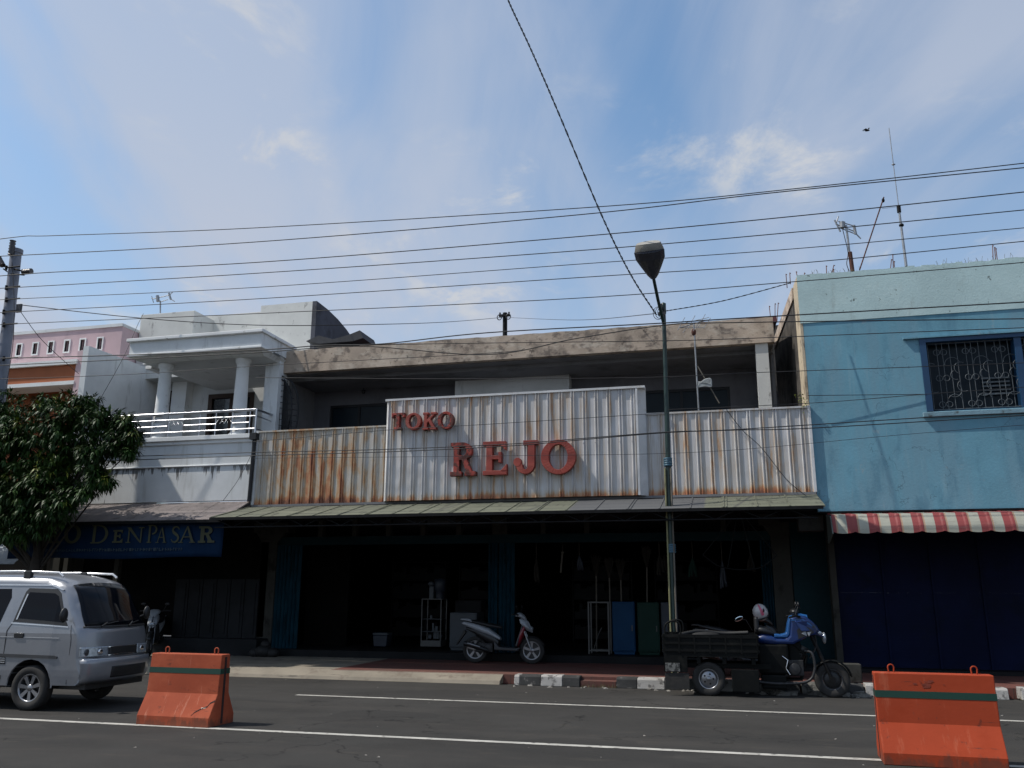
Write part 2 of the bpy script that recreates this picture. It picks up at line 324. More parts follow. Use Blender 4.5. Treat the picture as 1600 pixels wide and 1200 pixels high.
mat('helmet_white', (0.42, 0.406, 0.406), .25, 0, .06, 5, coat=.6)
mat('leaf', (.022, .055, .010), .5, 0, .45, 1.8, (.05, .09, .014), (.5, .68), 1.1)
mat('leaf_young', (.14, .17, .02), .45, 0, .3, 3)
mat('bark', (.03, .024, .019), .95, 0, .3, 4, bump=.8, bscale=25)
mat('banner_blue', (0.0028, 0.0182, 0.0525), .7, 0, .15, 1, (0.0049, 0.0315, 0.0805), (.5, .72), 1.5)
mat('banner_gold', (0.0805, 0.084, 0.0525), .6, 0, .12, 3)
mat('banner_small', (0.021, 0.042, 0.0595), .6, 0, .12, 3)
mat('cloth_white', (.45, .50, .55), .8, 0, .15, 3)
mat('cabinet_blue', (0.0068, 0.0442, 0.1105), .45, 0, .12, 2)
mat('cabinet_green', (0.0098, 0.0336, 0.0252), .5, 0, .15, 2)
mat('cabinet_slate', (0.0182, 0.0252, 0.0392), .5, 0, .2, 2)
mat('cabinet_pale', (0.0455, 0.056, 0.0665), .5, 0, .12, 2)
mat('alu', (0.091, 0.091, 0.0875), .5, .2, .1, 5)
mat('straw', (0.0245, 0.0196, 0.014), .95, 0, .3, 8)
mat('stick', (0.126, 0.112, 0.091), .8, 0, .2, 5)
mat('rope_white', (.40, .42, .42), .9, 0, .2, 9)
mat('roof_red', (.13, .045, .05), .8, 0, .25, 3, (.05, .03, .03), (.5, .66), 6)
mat('roof_dark', (.05, .052, .058), .85, 0, .25, 3)
mat('window_void', (.010, .018, .026), .3, 0, .2, 2, spec=.15)
mat('rust_brown', (.1, .05, .03), .9)
mat('bulb', (.9, .9, .9), .3, emit=((.95, 1, 1), 6))
mat('grass_dry', (.14, .12, .06), .9, 0, .3, 8)
mat('stone', (.28, .26, .23), .9, 0, .4, 12)
mat('feather', (.02, .02, .022), .8)
mat('sack_black', (.012, .012, .012), .7, 0, .3, 6)

for _n in ('shutter_navy', 'shutter_teal', 'door_teal', 'shutter_grey', 'dark_floor', 'dark_inside', 'banner_blue', 'banner_gold', 'pillar_plaster', 'red_pavers', 'cabinet_blue', 'cabinet_green', 'black_steel', 'shaded_wall', 'asphalt', 'plaster_shade', 'plaster_grey', 'bed_black', 'leaf'):
    MT[_n].node_tree.nodes['Principled BSDF'].inputs['Specular IOR Level'].default_value = .12 if _n != 'leaf' else .22

# ------------------------------------------------------------------ mesh builder
class MB:
    def __init__(s): s.v = []; s.f = []; s.m = []; s.sm = []; s.mi = 0
    def add(s, vs, fs, smooth=False):
        b = len(s.v); s.v += [tuple(v) for v in vs]
        for f in fs: s.f.append([b+i for i in f]); s.m.append(s.mi); s.sm.append(smooth)
        return s
    def box(s, x0, x1, y0, y1, z0, z1):
        if x0 > x1: x0, x1 = x1, x0
        if y0 > y1: y0, y1 = y1, y0
        if z0 > z1: z0, z1 = z1, z0
        return s.add([(x0,y0,z0),(x1,y0,z0),(x1,y1,z0),(x0,y1,z0),(x0,y0,z1),(x1,y0,z1),(x1,y1,z1),(x0,y1,z1)],
              [(0,3,2,1),(4,5,6,7),(0,1,5,4),(1,2,6,5),(2,3,7,6),(3,0,4,7)])
    def hexa(s, a, b, c, d, e, f, g, h): # bottom abcd, top efgh
        return s.add([a,b,c,d,e,f,g,h], [(0,3,2,1),(4,5,6,7),(0,1,5,4),(1,2,6,5),(2,3,7,6),(3,0,4,7)])
    def prism(s, poly, axis, a, b):
        """polygon in the two other axes, extruded along axis from a to b"""
        n = len(poly)
        def q(p, t):
            if axis == 'y': return (p[0], t, p[1])
            if axis == 'x': return (t, p[0], p[1])
            return (p[0], p[1], t)
        s.add([q(p, a) for p in poly]+[q(p, b) for p in poly],
              [list(range(n))[::-1], list(range(n, 2*n))]+[(i, (i+1) % n, n+(i+1) % n, n+i) for i in range(n)])
        return s
    def tube(s, pts, r, n=8, cap=True, r2=None):
        pts = [Vector(p) for p in pts]; m = len(pts); rings = []
        up = None
        for i, p in enumerate(pts):
            t = (pts[min(i+1, m-1)]-pts[max(i-1, 0)])
            if t.length < 1e-9: t = Vector((0, 0, 1))
            t.normalize()
            if up is None: up = Vector((0, 0, 1)) if abs(t.z) < .9 else Vector((1, 0, 0))
            a = t.cross(up).normalized(); bb = a.cross(t).normalized(); up = bb
            rr = r if r2 is None else r+(r2-r)*i/(m-1)
            if isinstance(r, (list, tuple)): rr = r[i]
            rings.append([p+(a*cos(2*pi*k/n)+bb*sin(2*pi*k/n))*rr for k in range(n)])
        vs = [v for R in rings for v in R]; fs = []
        for i in range(m-1):
            for k in range(n): fs.append((i*n+k, i*n+(k+1) % n, (i+1)*n+(k+1) % n, (i+1)*n+k))
        s.add(vs, fs, True)
        if cap: s.add(rings[0], [list(range(n))[::-1]]); s.add(rings[-1], [list(range(n))])
        return s
    def lathe(s, prof, c, axis='z', n=24, smooth=True, a0=0, a1=2*pi, cap=False):
        """prof: list of (radius, height) around axis through c"""
        full = abs(a1-a0-2*pi) < 1e-6; m = n if full else n+1; vs = []
        for (r, h) in prof:
            for k in range(m):
                t = a0+(a1-a0)*k/n; u, w = r*cos(t), r*sin(t)
                v = (u, w, h) if axis == 'z' else ((u, h, w) if axis == 'y' else (h, u, w))
                vs.append((v[0]+c[0], v[1]+c[1], v[2]+c[2]))
        fs = []
        for i in range(len(prof)-1):
            for k in range(n if full else n):
                k2 = (k+1) % m if full else k+1
                fs.append((i*m+k, i*m+k2, (i+1)*m+k2, (i+1)*m+k))
        s.add(vs, fs, smooth)
        if cap: 
            s.add(vs[:m], [list(range(m))[::-1]]); s.add(vs[-m:], [list(range(m))])
        return s
    def ell(s, c, r, n=16, k=10):
        vs = []; fs = []
        for i in range(k+1):
            a = pi*i/k
            for j in range(n): b = 2*pi*j/n; vs.append((c[0]+r[0]*sin(a)*cos(b), c[1]+r[1]*sin(a)*sin(b), c[2]+r[2]*cos(a)))
        for i in range(k):
            for j in range(n): fs.append((i*n+j, (i+1)*n+j, (i+1)*n+(j+1) % n, i*n+(j+1) % n))
        return s.add(vs, fs, True)
    def ribbon(s, pts, w, axis, a, b):
        """flat 2D stroke of width(s) w extruded along axis"""
        m = len(pts); L = []; R = []
        for i, p in enumerate(pts):
            q0 = pts[max(i-1, 0)]; q1 = pts[min(i+1, m-1)]
            dx, dy = q1[0]-q0[0], q1[1]-q0[1]; l = hypot(dx, dy) or 1; ww = (w[i] if isinstance(w, (list, tuple)) else w)/2
            L.append((p[0]-dy/l*ww, p[1]+dx/l*ww)); R.append((p[0]+dy/l*ww, p[1]-dx/l*ww))
        for i in range(m-1): s.prism([L[i], L[i+1], R[i+1], R[i]], axis, a, b)
        return s
    def ring(s, c, ro, ri, axis, a, b, n=28, t0=0, t1=2*pi):
        for k in range(n):
            u, v = t0+(t1-t0)*k/n, t0+(t1-t0)*(k+1)/n
            s.prism([(c[0]+ro[0]*cos(u), c[1]+ro[1]*sin(u)), (c[0]+ro[0]*cos(v), c[1]+ro[1]*sin(v)),
                     (c[0]+ri[0]*cos(v), c[1]+ri[1]*sin(v)), (c[0]+ri[0]*cos(u), c[1]+ri[1]*sin(u))], axis, a, b)
        return s
    def build(s, name, mats, parent=None, world=True, label=None, bevel=0, weld=False, fix=True):
        me = D.meshes.new(name); me.from_pydata(s.v, [], s.f)
        if isinstance(mats, str): mats = [mats]
        for m in mats: me.materials.append(MT[m])
        me.polygons.foreach_set('material_index', s.m); me.polygons.foreach_set('use_smooth', s.sm)
        if fix or weld:
            bm = bmesh.new(); bm.from_mesh(me)
            if weld: bmesh.ops.remove_doubles(bm, verts=bm.verts, dist=1e-4)
            bmesh.ops.recalc_face_normals(bm, faces=bm.faces)
            bm.to_mesh(me); bm.free()
        me.update()
        o = D.objects.new(name, me); COL.objects.link(o)
        if bevel:
            md = o.modifiers.new('bevel', 'BEVEL'); md.width = bevel; md.segments = 2; md.limit_method = 'ANGLE'; md.angle_limit = radians(40)
        if parent is not None: put(o, parent, world)
        if label: o['label'] = label
        return o
def put(o, parent, world=True):
    o.parent = parent
    if world:
        M = wmat(parent); o.matrix_parent_inverse = M.inverted()
def wmat(o):
    m = Matrix.LocRotScale(o.location, o.rotation_euler, o.scale)
    if o.parent: m = wmat(o.parent) @ o.matrix_parent_inverse @ m
    return m
def tag(o, label, cat, group=None):
    o['label'] = label; o['category'] = cat
    if group: o['group'] = group
    return o
def thing(name, label, cat, loc=(0, 0, 0), rz=0, group=None):
    o = D.objects.new(name, None); COL.objects.link(o); o.location = loc; o.rotation_euler = (0, 0, rz); o.empty_display_size = .2
    return tag(o, label, cat, group)
def struct(o, kind='structure'): o['kind'] = kind; return o
KIDS = {}
def copy_tree(o, parent=None):
    c = o.copy(); COL.objects.link(c)
    if parent is not None: c.parent = parent
    for ch in [x for x in list(COL.objects) if x.parent == o]: copy_tree(ch, c)
    return c
def bez(a, b, n=12, sag=0.):
    a, b = Vector(a), Vector(b)
    return [a.lerp(b, i/n) - Vector((0, 0, sag*4*(i/n)*(1-i/n))) for i in range(n+1)]
def smoothpath(pts, n=8):
    """Catmull-Rom through pts"""
    p = [Vector(q) for q in pts]; out = []
    for i in range(len(p)-1):
        a, b, c, d = p[max(i-1, 0)], p[i], p[i+1], p[min(i+2, len(p)-1)]
        for k in range(n):
            t = k/n
            out.append(.5*((2*b)+(c-a)*t+(2*a-5*b+4*c-d)*t*t+(3*b-a-3*c+d)*t**3))
    out.append(p[-1]); return out

# ================================================================== SETTING: ground, road, kerb, pavement
def sheet(name, x0, x1, y0, y1, z, m, sub=1):
    b = MB(); b.add([(x0,y0,z),(x1,y0,z),(x1,y1,z),(x0,y1,z)], [(0,1,2,3)]); o = b.build(name, m, fix=False); return struct(o)
YK = 15.45
sheet('ground', -700, 700, -700, 700, -.02, 'far_ground')
sheet('road', -80, 60, -8, YK+.02, 0.0, 'asphalt')
b = MB()
def line(p0, p1, w, z=.004):
    p0 = Vector(p0); p1 = Vector(p1); d = (p1-p0).normalized(); n = Vector((-d.y, d.x, 0))*w/2
    b.add([(q.x, q.y, z) for q in (p0-n, p1-n, p1+n, p0+n)], [(0,1,2,3)])
line((-40, 9.74, 0), (30, 9.62, 0), .11)
line((G(467,1085).x, 13.05, 0), (30, 12.80, 0), .10)
struct(b.build('road_marking', 'road_paint', fix=False))
# pavement: red pavers with an old concrete crossing toward the left
ZP = .15
b = MB(); xl = G(447, 1045, ZP).x
b.box(xl+.9, 40, YK+.28, 18.62, -.01, ZP); struct(b.build('pavement', 'red_pavers'))
b = MB()
b.add([(-60,YK+.30,-.01),(xl-.9,YK+.30,-.01),(xl+.9,18.62,-.01),(-60,18.62,-.01),(-60,YK+.30,ZP),(xl-.9,YK+.30,ZP),(xl+.9,18.62,ZP),(-60,18.62,ZP)],
      [(4,5,6,7),(0,1,5,4)])
b.add([(xl-.9,YK+.29,ZP-.001),(xl+.9,YK+.29,ZP-.001),(xl+.9,18.62,ZP-.001)], [(0,1,2)])
struct(b.build('concrete_pavement', 'old_concrete', fix=False))
b = MB(); xr = G(792, 1065).x
b.hexa((-60,YK,0),(xr,YK,0),(xr,YK+.30,0),(-60,YK+.30,0),(-60,YK+.04,.03),(xr,YK+.04,.06),(xr,YK+.30,ZP+.004),(-60,YK+.30,ZP+.004))
struct(b.build('kerb_ramp', 'old_concrete'))
# painted kerb blocks
def kx(px): return G(px, 1068, .08).x
kb = {0: MB(), 1: MB(), 2: MB()}
for (a, c, t) in [(790,800,0),(800,836,1),(836,873,0),(873,902,1),(962,996,1),(996,1040,0),(1040,1105,1),(1105,1160,0),(1160,1172,2),(1174,1205,2),(1205,1245,1),(1247,1290,2),(1290,1336,1),(1338,1367,0),(1369,1440,1),(1442,1530,0),(1546,1560,0)]:
    x0, x1 = kx(a), kx(c); h = ZP+random.uniform(.015, .03)
    kb[t].prism([(YK, 0), (YK+.02, h-.03), (YK+.05, h), (YK+.28, h), (YK+.28, 0)], 'x', x0+.004, x1-.004)
for t, m in ((0, 'kerb_white'), (1, 'kerb_black'), (2, 'kerb_grey')):
    o = struct(kb[t].build('kerb', m, bevel=.008))
b = MB()
x0, x1 = kx(903), kx(961); b.box(x0, x1, YK+.03, YK+.3, 0, ZP-.05)
x0 = kx(1575); b.box(x0, 30, YK-.12, YK+.3, 0, ZP+.003)
struct(b.build('kerb', 'red_pavers'))
# broken pieces of kerb under the cargo trike and grit in the gutter
def stones(n, xr_, yr_, sz, z=0., seed=1):
    rr = random.Random(seed); b = MB()
    for _ in range(n):
        x, y = rr.uniform(*xr_), rr.uniform(*yr_); s = rr.uniform(*sz)
        vs = [(x+s*rr.uniform(-.6,.6)*1.4+dx*s, y+dy*s, z+dz*s*.6) for dx,dy,dz in ((-.6,-.5,0),(.6,-.5,0),(.6,.5,0),(-.6,.5,0),(-.4,-.3,1),(.4,-.35,.9),(.35,.4,1.1),(-.4,.3,.8))]
        b.hexa(*vs)
    return b
struct(stones(36, (0.2, 2.3), (15.12, 15.42), (.04, .15), 0, 3).build('kerb_rubble', 'kerb_grey'), 'stuff')
struct(stones(40, (-9, 4), (8.3, 15.3), (.006, .016), .004, 4).build('road_grit', 'stone'), 'stuff')
struct(stones(26, (-4, 3), (15.2, 15.44), (.01, .04), 0, 6).build('gutter_grit', 'stone'), 'stuff')
# small weeds along the kerb gap
b = MB()
for _ in range(160):
    x = random.choice([random.uniform(kx(905), kx(965)), random.uniform(kx(1545), kx(1600))]); y = YK+random.uniform(-.06, .1); h = random.uniform(.03, .09); dx, dy = random.uniform(-.04, .04), random.uniform(-.04, .02)
    b.add([(x-.005,y,0.0),(x+.005,y,0.0),(x+dx,y+dy,h)], [(0,1,2)])
struct(b.build('gutter_weeds', 'grass_dry', fix=False), 'stuff')

# ================================================================== TOKO REJO shop house
YP, YA, YS, YB = 17.0, 15.6, 18.9, 19.6      # cladding, awning edge, shop front, balcony back wall
XL, XR = P(395, 787, YP).x, P(1275, 773, YP).x
ZB = P(830, 779, YP).z
ZAW = P(800, 799, YA).z                      # awning edge
ZT = (P(400, 674, YP).z+P(1265, 640, YP).z)/2
ZTC = (P(606, 627, YP-.17).z+P(997, 607, YP-.17).z)/2
XC0, XC1 = P(604, 700, YP-.17).x, P(1000, 700, YP-.17).x
SH = thing('shop_house', 'two storey shop house clad in rust streaked white corrugated metal under the red letters', 'building', ((XL+XR)/2, YS, 0))
def corr(x0, x1, z0, z1, y, per=.245, off=0):
    """ribbed sheet: pairs of narrow ribs standing 25 mm proud; closed at the back"""
    prof = []; x = x0-per*off; jr = random.Random(int(x0*100)); xs_s = []
    while x < x1:
        for dx, dy in ((0,0),(.125,0),(.138,-.026),(.152,-.026),(.165,0),(.180,0),(.193,-.026),(.207,-.026),(.220,0)):
            if x0 <= x+dx <= x1: prof.append((x+dx, y+dy))
        x += per+jr.uniform(-.007, .007)
    prof = [(x0, y)]+[(px_, py_+.010*sin(px_*2.1+x0)+(.007 if int((px_-x0)/.98) % 2 else 0)) for px_, py_ in prof]+[(x1, y)]
    n = len(prof); b = MB()
    b.add([(px, py, z0) for px, py in prof]+[(px, py, z1) for px, py in prof], [(i, i+1, n+i+1, n+i) for i in range(n-1)])
    b.add([(x0, y+.03, z0), (x1, y+.03, z0), (x1, y+.03, z1), (x0, y+.03, z1)], [(0,1,2,3)])
    b.box(x0, x1, y-.034, y+.035, z1, z1+.035)      # folded top flashing
    for i, (px_, py_) in enumerate(prof[1:-1]):
        if i % 9 == 1:
            for zz in (z0+.10, (z0+z1)/2, z1-.12): b.box(px_-.009, px_+.009, py_-.010, py_+.004, zz-.009, zz+.009)
    return b
corr(XL, XC0-.02, ZB, ZT, YP).build('cladding', 'sheet_rusty', SH, label='cladding bay left of the lettering, badly rusted through', fix=False)
corr(XC0+.02, XC1-.02, ZB+.0, ZTC, YP-.17, off=.3).build('cladding', 'sheet_plain', SH, fix=False)
corr(XC1+.13, XR, ZB, ZT, YP, off=.6).build('cladding', 'sheet_plain', SH, fix=False)
b = MB()
b.hexa((XC1-.02,YP-.172,ZB),(XC1+.13,YP-.0,ZB),(XC1+.13,YP+.03,ZB),(XC1-.02,YP+.03,ZB),(XC1-.02,YP-.172,ZTC),(XC1+.13,YP-.0,ZTC),(XC1+.13,YP+.03,ZTC),(XC1-.02,YP+.03,ZTC))
b.build('trim', 'trim_white', SH); b = MB()
b.hexa((XC0-.05,YP-.10,ZB),(XC0+.025,YP-.2,ZB),(XC0+.025,YP+.03,ZB),(XC0-.05,YP+.03,ZB),(XC0-.05,YP-.10,ZTC),(XC0+.025,YP-.2,ZTC),(XC0+.025,YP+.03,ZTC),(XC0-.05,YP+.03,ZTC))
b.build('trim', 'trim_white', SH); b = MB(); b.box(XC1-.06, XC1-.018, YP-.2, YP-.165, ZB, ZTC+.0)
b.box(XC0-.055, XC1+.135, YP-.205, YP+.034, ZTC+.001, ZTC+.045)
b.build('trim', 'trim_white', SH); b = MB(); b.box(XL-.03, XL+.03, YP-.035, YP+.04, ZB, ZT+.04); b.build('trim', 'trim_white', SH); b = MB()
b.box(XR-.03, XR+.02, YP-.035, YP+.04, ZB, ZT+.04)
b.build('trim', 'trim_white', SH)
b = MB(); b.box(XL, XR, YP-.05, YP+.06, ZB-.05, ZB-.002); b.box(XL+.05, XR-.05, YP+.04, YP+.10, ZB, ZT-.02); b.build('parapet', 'plaster_shade', SH)
# awning over the pavement
def slope_box(b, x0, x1, ya, za, yb, zb, th=.03):
    b.hexa((x0,ya,za-th),(x1,ya,za-th),(x1,yb,zb-th),(x0,yb,zb-th),(x0,ya,za),(x1,ya,za),(x1,yb,zb),(x0,yb,zb))
XA0, XA1 = P(328, 803, YA).x, P(1287, 795, YA).x
aw = MB(); nseg = 7
for i in range(nseg):
    x0 = XA0+(XA1-XA0)*i/nseg; x1 = XA0+(XA1-XA0)*(i+1)/nseg
    dz = .006*(i % 2)
    slope_box(aw, x0+(.0 if i else 0), x1+.03, YA, ZAW-dz, YP-.06, ZB-.055-dz)
    for k in (.02, .05, .36, .68): # lap joints along the slope
        xx = x0+(x1-x0)*k
        slope_box(aw, xx-.012, xx+.012, YA-.004, ZAW+.012-dz, YP-.062, ZB-.043-dz, .012)
awo = aw.build('awning', 'awning_sheet', SH)
tr = MB(); th_, zt_ = .012, ZAW-.06
for yy in (YA+.06, YA+.75, YP-.1):
    f = (yy-YA)/(YP-YA); zt = ZAW-.05+f*(ZB-ZAW)
    tr.tube([(XA0+.1, yy, zt), (XA1-.1, yy, zt)], .016, 6); tr.tube([(XA0+.1, yy, zt-.17), (XA1-.1, yy, zt-.17)], .016, 6)
    x = XA0+.1; up = True
    while x < XA1-.5:
        tr.tube([(x, yy, zt if up else zt-.17), (x+.4, yy, zt-.17 if up else zt)], .009, 5, cap=False); up = not up; x += .4
x = XA0+.2
while x < XA1:
    tr.tube([(x, YA+.05, ZAW-.055), (x, YP-.05, ZB-.11)], .015, 6); x += 1.25
tr.build('truss', 'black_steel', awo)
b = MB(); b.box(XA0, XA1, YA-.012, YA+.02, ZAW-.06, ZAW-.004); b.build('edge_strip', 'black_steel', awo)
# shop front: pillars, lintel, transom, folded shutters
def px_x(px, Y, py=900): return P(px, py, Y).x
pl = [(405, 430), (1208, 1238)]
for (a, c) in pl:
    b = MB(); x0, x1 = px_x(a, YS), px_x(c, YS)
    b.box(x0, x1, YS, YS+.35, .2, 3.15); b.box(x0-.22, x1+.28, YS-.03, YS+.38, 2.98, 3.22)
    b.hexa((x0-.003,YS-.003,2.75),(x1+.003,YS-.003,2.75),(x1+.003,YS+.2,2.75),(x0-.003,YS+.2,2.75),(x0-.15,YS-.02,2.99),(x1+.2,YS-.02,2.99),(x1+.2,YS+.2,2.99),(x0-.15,YS+.2,2.99))
    b.build('pillar', 'pillar_plaster', SH, bevel=.01)
ZL0, ZL1 = P(800, 848, YS).z, P(800, 836, YS).z
xl_, xr_ = px_x(430, YS), px_x(1208, YS)
b = MB(); b.box(xl_, xr_, YS+.05, YS+.25, ZL0, ZL1+.02); b.build('lintel', 'door_teal', SH)
for px, w_ in ((500,.055), (553,.055), (606,.055), (660,.055), (716,.055), (848,.055), (916,.055), (1130,.055), (780,.17)):
    b = MB(); x = px_x(px, YS, 820); b.box(x-w_, x+w_, YS+.03, YS+.2, ZL1+.021, 3.3); b.build('transom_post', 'pillar_plaster', SH)
def folds(px0, px1, Y, z0, z1, m, n, name='folding_shutter', lab=None):
    x0, x1 = px_x(px0, Y), px_x(px1, Y); b = MB(); d = (x1-x0)/n
    for i in range(n):
        xa = x0+i*d; 
        b.hexa((xa,Y,z0),(xa+d*.5,Y-.07,z0),(xa+d*.5,Y-.05,z0),(xa,Y+.02,z0),(xa,Y,z1),(xa+d*.5,Y-.07,z1),(xa+d*.5,Y-.05,z1),(xa,Y+.02,z1))
        b.hexa((xa+d*.5,Y-.072,z0),(xa+d,Y,z0),(xa+d,Y+.02,z0),(xa+d*.5,Y-.05,z0),(xa+d*.5,Y-.072,z1),(xa+d,Y,z1),(xa+d,Y+.02,z1),(xa+d*.5,Y-.05,z1))
    return b.build(name, m, SH, label=lab)
ZF = .30
folds(431, 470, YS+.06, ZF, ZL0, 'shutter_teal', 7); folds(763, 777, YS+.06, ZF, ZL0, 'shutter_teal', 3)
folds(779, 804, YS+.1, ZF, ZL0, 'shutter_teal', 4); folds(1190, 1208, YS+.06, ZF, ZL0, 'shutter_teal', 4)
# inside of the shop
YR = 27.0
xi0, xi1 = px_x(405, YS)-.1, px_x(1240, YS)+.1
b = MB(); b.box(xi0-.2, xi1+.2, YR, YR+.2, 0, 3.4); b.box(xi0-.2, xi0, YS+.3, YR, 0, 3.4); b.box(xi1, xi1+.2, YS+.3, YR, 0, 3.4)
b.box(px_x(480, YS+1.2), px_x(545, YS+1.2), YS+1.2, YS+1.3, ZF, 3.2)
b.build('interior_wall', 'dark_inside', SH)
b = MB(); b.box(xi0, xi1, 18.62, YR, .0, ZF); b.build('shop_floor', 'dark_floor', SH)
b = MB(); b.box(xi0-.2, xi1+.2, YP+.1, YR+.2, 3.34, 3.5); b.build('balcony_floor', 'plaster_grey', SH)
# balcony: fascia of the flat roof, soffit, back wall
YF = 17.9
XF0, XF1 = P(437, 560, YF).x, P(1209, 520, YF).x
fz = [(P(437, 578, YF).z+P(1209, 540, YF).z)/2, (P(437, 544, YF).z+P(1209, 501, YF).z)/2]
b = MB()
# crumbling edge: slightly uneven top
n = 60; pts = [(XF0+(XF1-XF0)*i/n) for i in range(n+1)]
top = [fz[1]+random.uniform(-.012, .012)-.10*max(0, 1-i/8)*0 for i in range(n+1)]
for i in range(n):
    b.add([(pts[i],YF,fz[0]),(pts[i+1],YF,fz[0]),(pts[i+1],YF,top[i+1]),(pts[i],YF,top[i]),(pts[i],YF+.16,top[i]),(pts[i+1],YF+.16,top[i+1]),(pts[i],YF+.16,fz[0]),(pts[i+1],YF+.16,fz[0])],
          [(0,1,2,3),(3,2,5,4),(0,6,7,1),(4,5,7,6)])
b.add([(XF0,YF,fz[0]),(XF0,YF,fz[1]),(XF0,YF+.16,fz[1]),(XF0,YF+.16,fz[0])], [(0,1,2,3)])
b.add([(XF1,YF,fz[0]),(XF1,YF,fz[1]),(XF1,YF+.16,fz[1]),(XF1,YF+.16,fz[0])], [(0,1,2,3)])
b.build('roof_fascia', 'concrete_stained', SH)
b = MB()
b.box(XF0+.02, XF1-.02, YF+.17, YF+.5, fz[0]-.02, fz[0]+.16)
b.box(XF0+.02, XF1-.02, YF+.5, 22.5, fz[0]-.10, fz[0]+.05)
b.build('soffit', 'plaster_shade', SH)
b = MB(); b.box(XF0-.02, XF1+.02, YF+.165, 22.5, fz[1]-.22, fz[1]-.1)
b.build('roof_slab', 'roof_dark', SH)
b = MB() # red metal roof rising behind the fascia
b.hexa((P(560,530,YF+.3).x,YF+.3,fz[1]-.06),(XF1+.1,YF+.3,fz[1]-.02),(XF1+.1,YF+4,fz[1]+.45),(P(560,530,YF+.3).x,YF+4,fz[1]+.35),
       (P(560,530,YF+.3).x,YF+.3,fz[1]+.06),(XF1+.1,YF+.3,fz[1]+.10),(XF1+.1,YF+4,fz[1]+.62),(P(560,530,YF+.3).x,YF+4,fz[1]+.5))
b.build('roof', 'roof_red', SH)
zs = fz[0]-.1
b = MB(); xw0, xw1 = XF0+.1, XF1-.05
bw = lambda x0, x1, z0, z1: b.box(x0, x1, YB, YB+.15, z0, z1)
w1a, w1b = P(515, 650, YB).x, P(612, 650, YB).x; w2a, w2b = P(1000, 620, YB).x, P(1141, 620, YB).x
z1t = P(560, 632, YB).z; z2t = P(1080, 607, YB).z; zwb = 4.2
bw(xw0, w1a, 3.5, zs); bw(w1a, w1b, z1t, zs); bw(w1a, w1b, 3.5, zwb); bw(w1b, w2a, 3.5, zs); bw(w2a, w2b, z2t, zs); bw(w2a, w2b, 3.5, zwb); bw(w2b, xw1, 3.5, zs)
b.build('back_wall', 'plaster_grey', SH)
b = MB(); b.box(P(711, 600, YB-.35).x, P(889, 600, YB-.35).x, YB-.35, YB-.002, 3.5, P(800, 586, YB-.35).z+.0); b.build('wall_box', 'plaster_white', SH)
for (a, c, zt) in ((w1a, w1b, z1t), (w2a, w2b, z2t)):
    b = MB(); 
    for x in (a, (a*.55+c*.45), c-.06): b.box(x, x+.06, YB+.03, YB+.09, zwb, zt)
    b.box(a, c, YB+.025, YB+.095, zt-.06, zt); fr = b.build('window', 'black_iron', SH)
    b = MB(); b.box(a+.01, c-.01, YB+.055, YB+.065, zwb, zt-.05); b.build('pane', 'window_void', fr)
# side walls of the balcony; plastered end columns
b = MB(); b.box(XF0+.02, XF0+.1, YF+.5, YB+.1, 3.5, zs); b.build('side_wall', 'plaster_shade', SH)
b = MB(); b.box(XF1-.06, XF1, YF+.6, YB+.1, 3.5, zs+.02); b.build('side_wall', 'plaster_shade', SH)
b = MB(); x0, x1 = P(1184, 600, YF+.05).x, P(1204, 600, YF+.05).x; b.box(x0, x1, YF+.05, YF+.35, 3.5, fz[0]-.0005)
b.build('column', 'plaster_stained', SH)
b = MB(); x0, x1 = P(434, 540, YF-.2).x, P(446, 540, YF-.2).x
b.box(x0-.28, x1-.12, YF-.2, YF+.2, 3.5, P(440, 529, YF-.2).z); b.build('party_wall', 'plaster_white', SH)
# lamp and hook under the soffit
b = MB(); p = P(568, 612, YB-.2); b.tube([p, p+Vector((0,0,.12)), p+Vector((.05,0,.18))], .012, 6); b.ell(p, (.05,.05,.06), 10, 6); b.build('wall_lamp', 'plastic_black', SH)
# wrought iron screen on the left end of the balcony
b = MB(); ys = YF-.05
def sp(px, py, dy=0): return P(px, py, ys+dy)
left = [sp(433, 585), sp(432, 620), sp(430, 660), sp(429, 672)]
b.tube(smoothpath(left), .016, 5); 
curve = smoothpath([sp(433,585), sp(445,590), sp(456,597), sp(464,615), sp(466,640), sp(463,668)])
b.tube(curve, .02, 5); b.tube([q+Vector((-.17,0,-.0)) for q in curve[8:]], .018, 5)
for k in range(9):
    y = 592+k*9; rr = 464-max(0, (30-(k*9)))*.4
    b.tube([sp(432, y), sp(452 if k > 0 else 444, y+2), sp(min(464, 450+k*3), y+4)], .008, 4)
for px in (438, 444, 450, 457): b.tube([sp(px, 588+(px-433)*.35), sp(px-2, 672)], .009, 5)
b.build('iron_screen', 'black_iron', SH)
b = MB(); b.prism([(sp(440,590).x, sp(440,590).z), (sp(450,610).x, sp(450,606).z), (sp(452,640).x, sp(452,640).z), (sp(446,670).x, sp(446,670).z), (sp(436,670).x, sp(436,670).z)], 'y', ys+.1, ys+.14)
b.build('screen_board', 'plastic_black', SH)

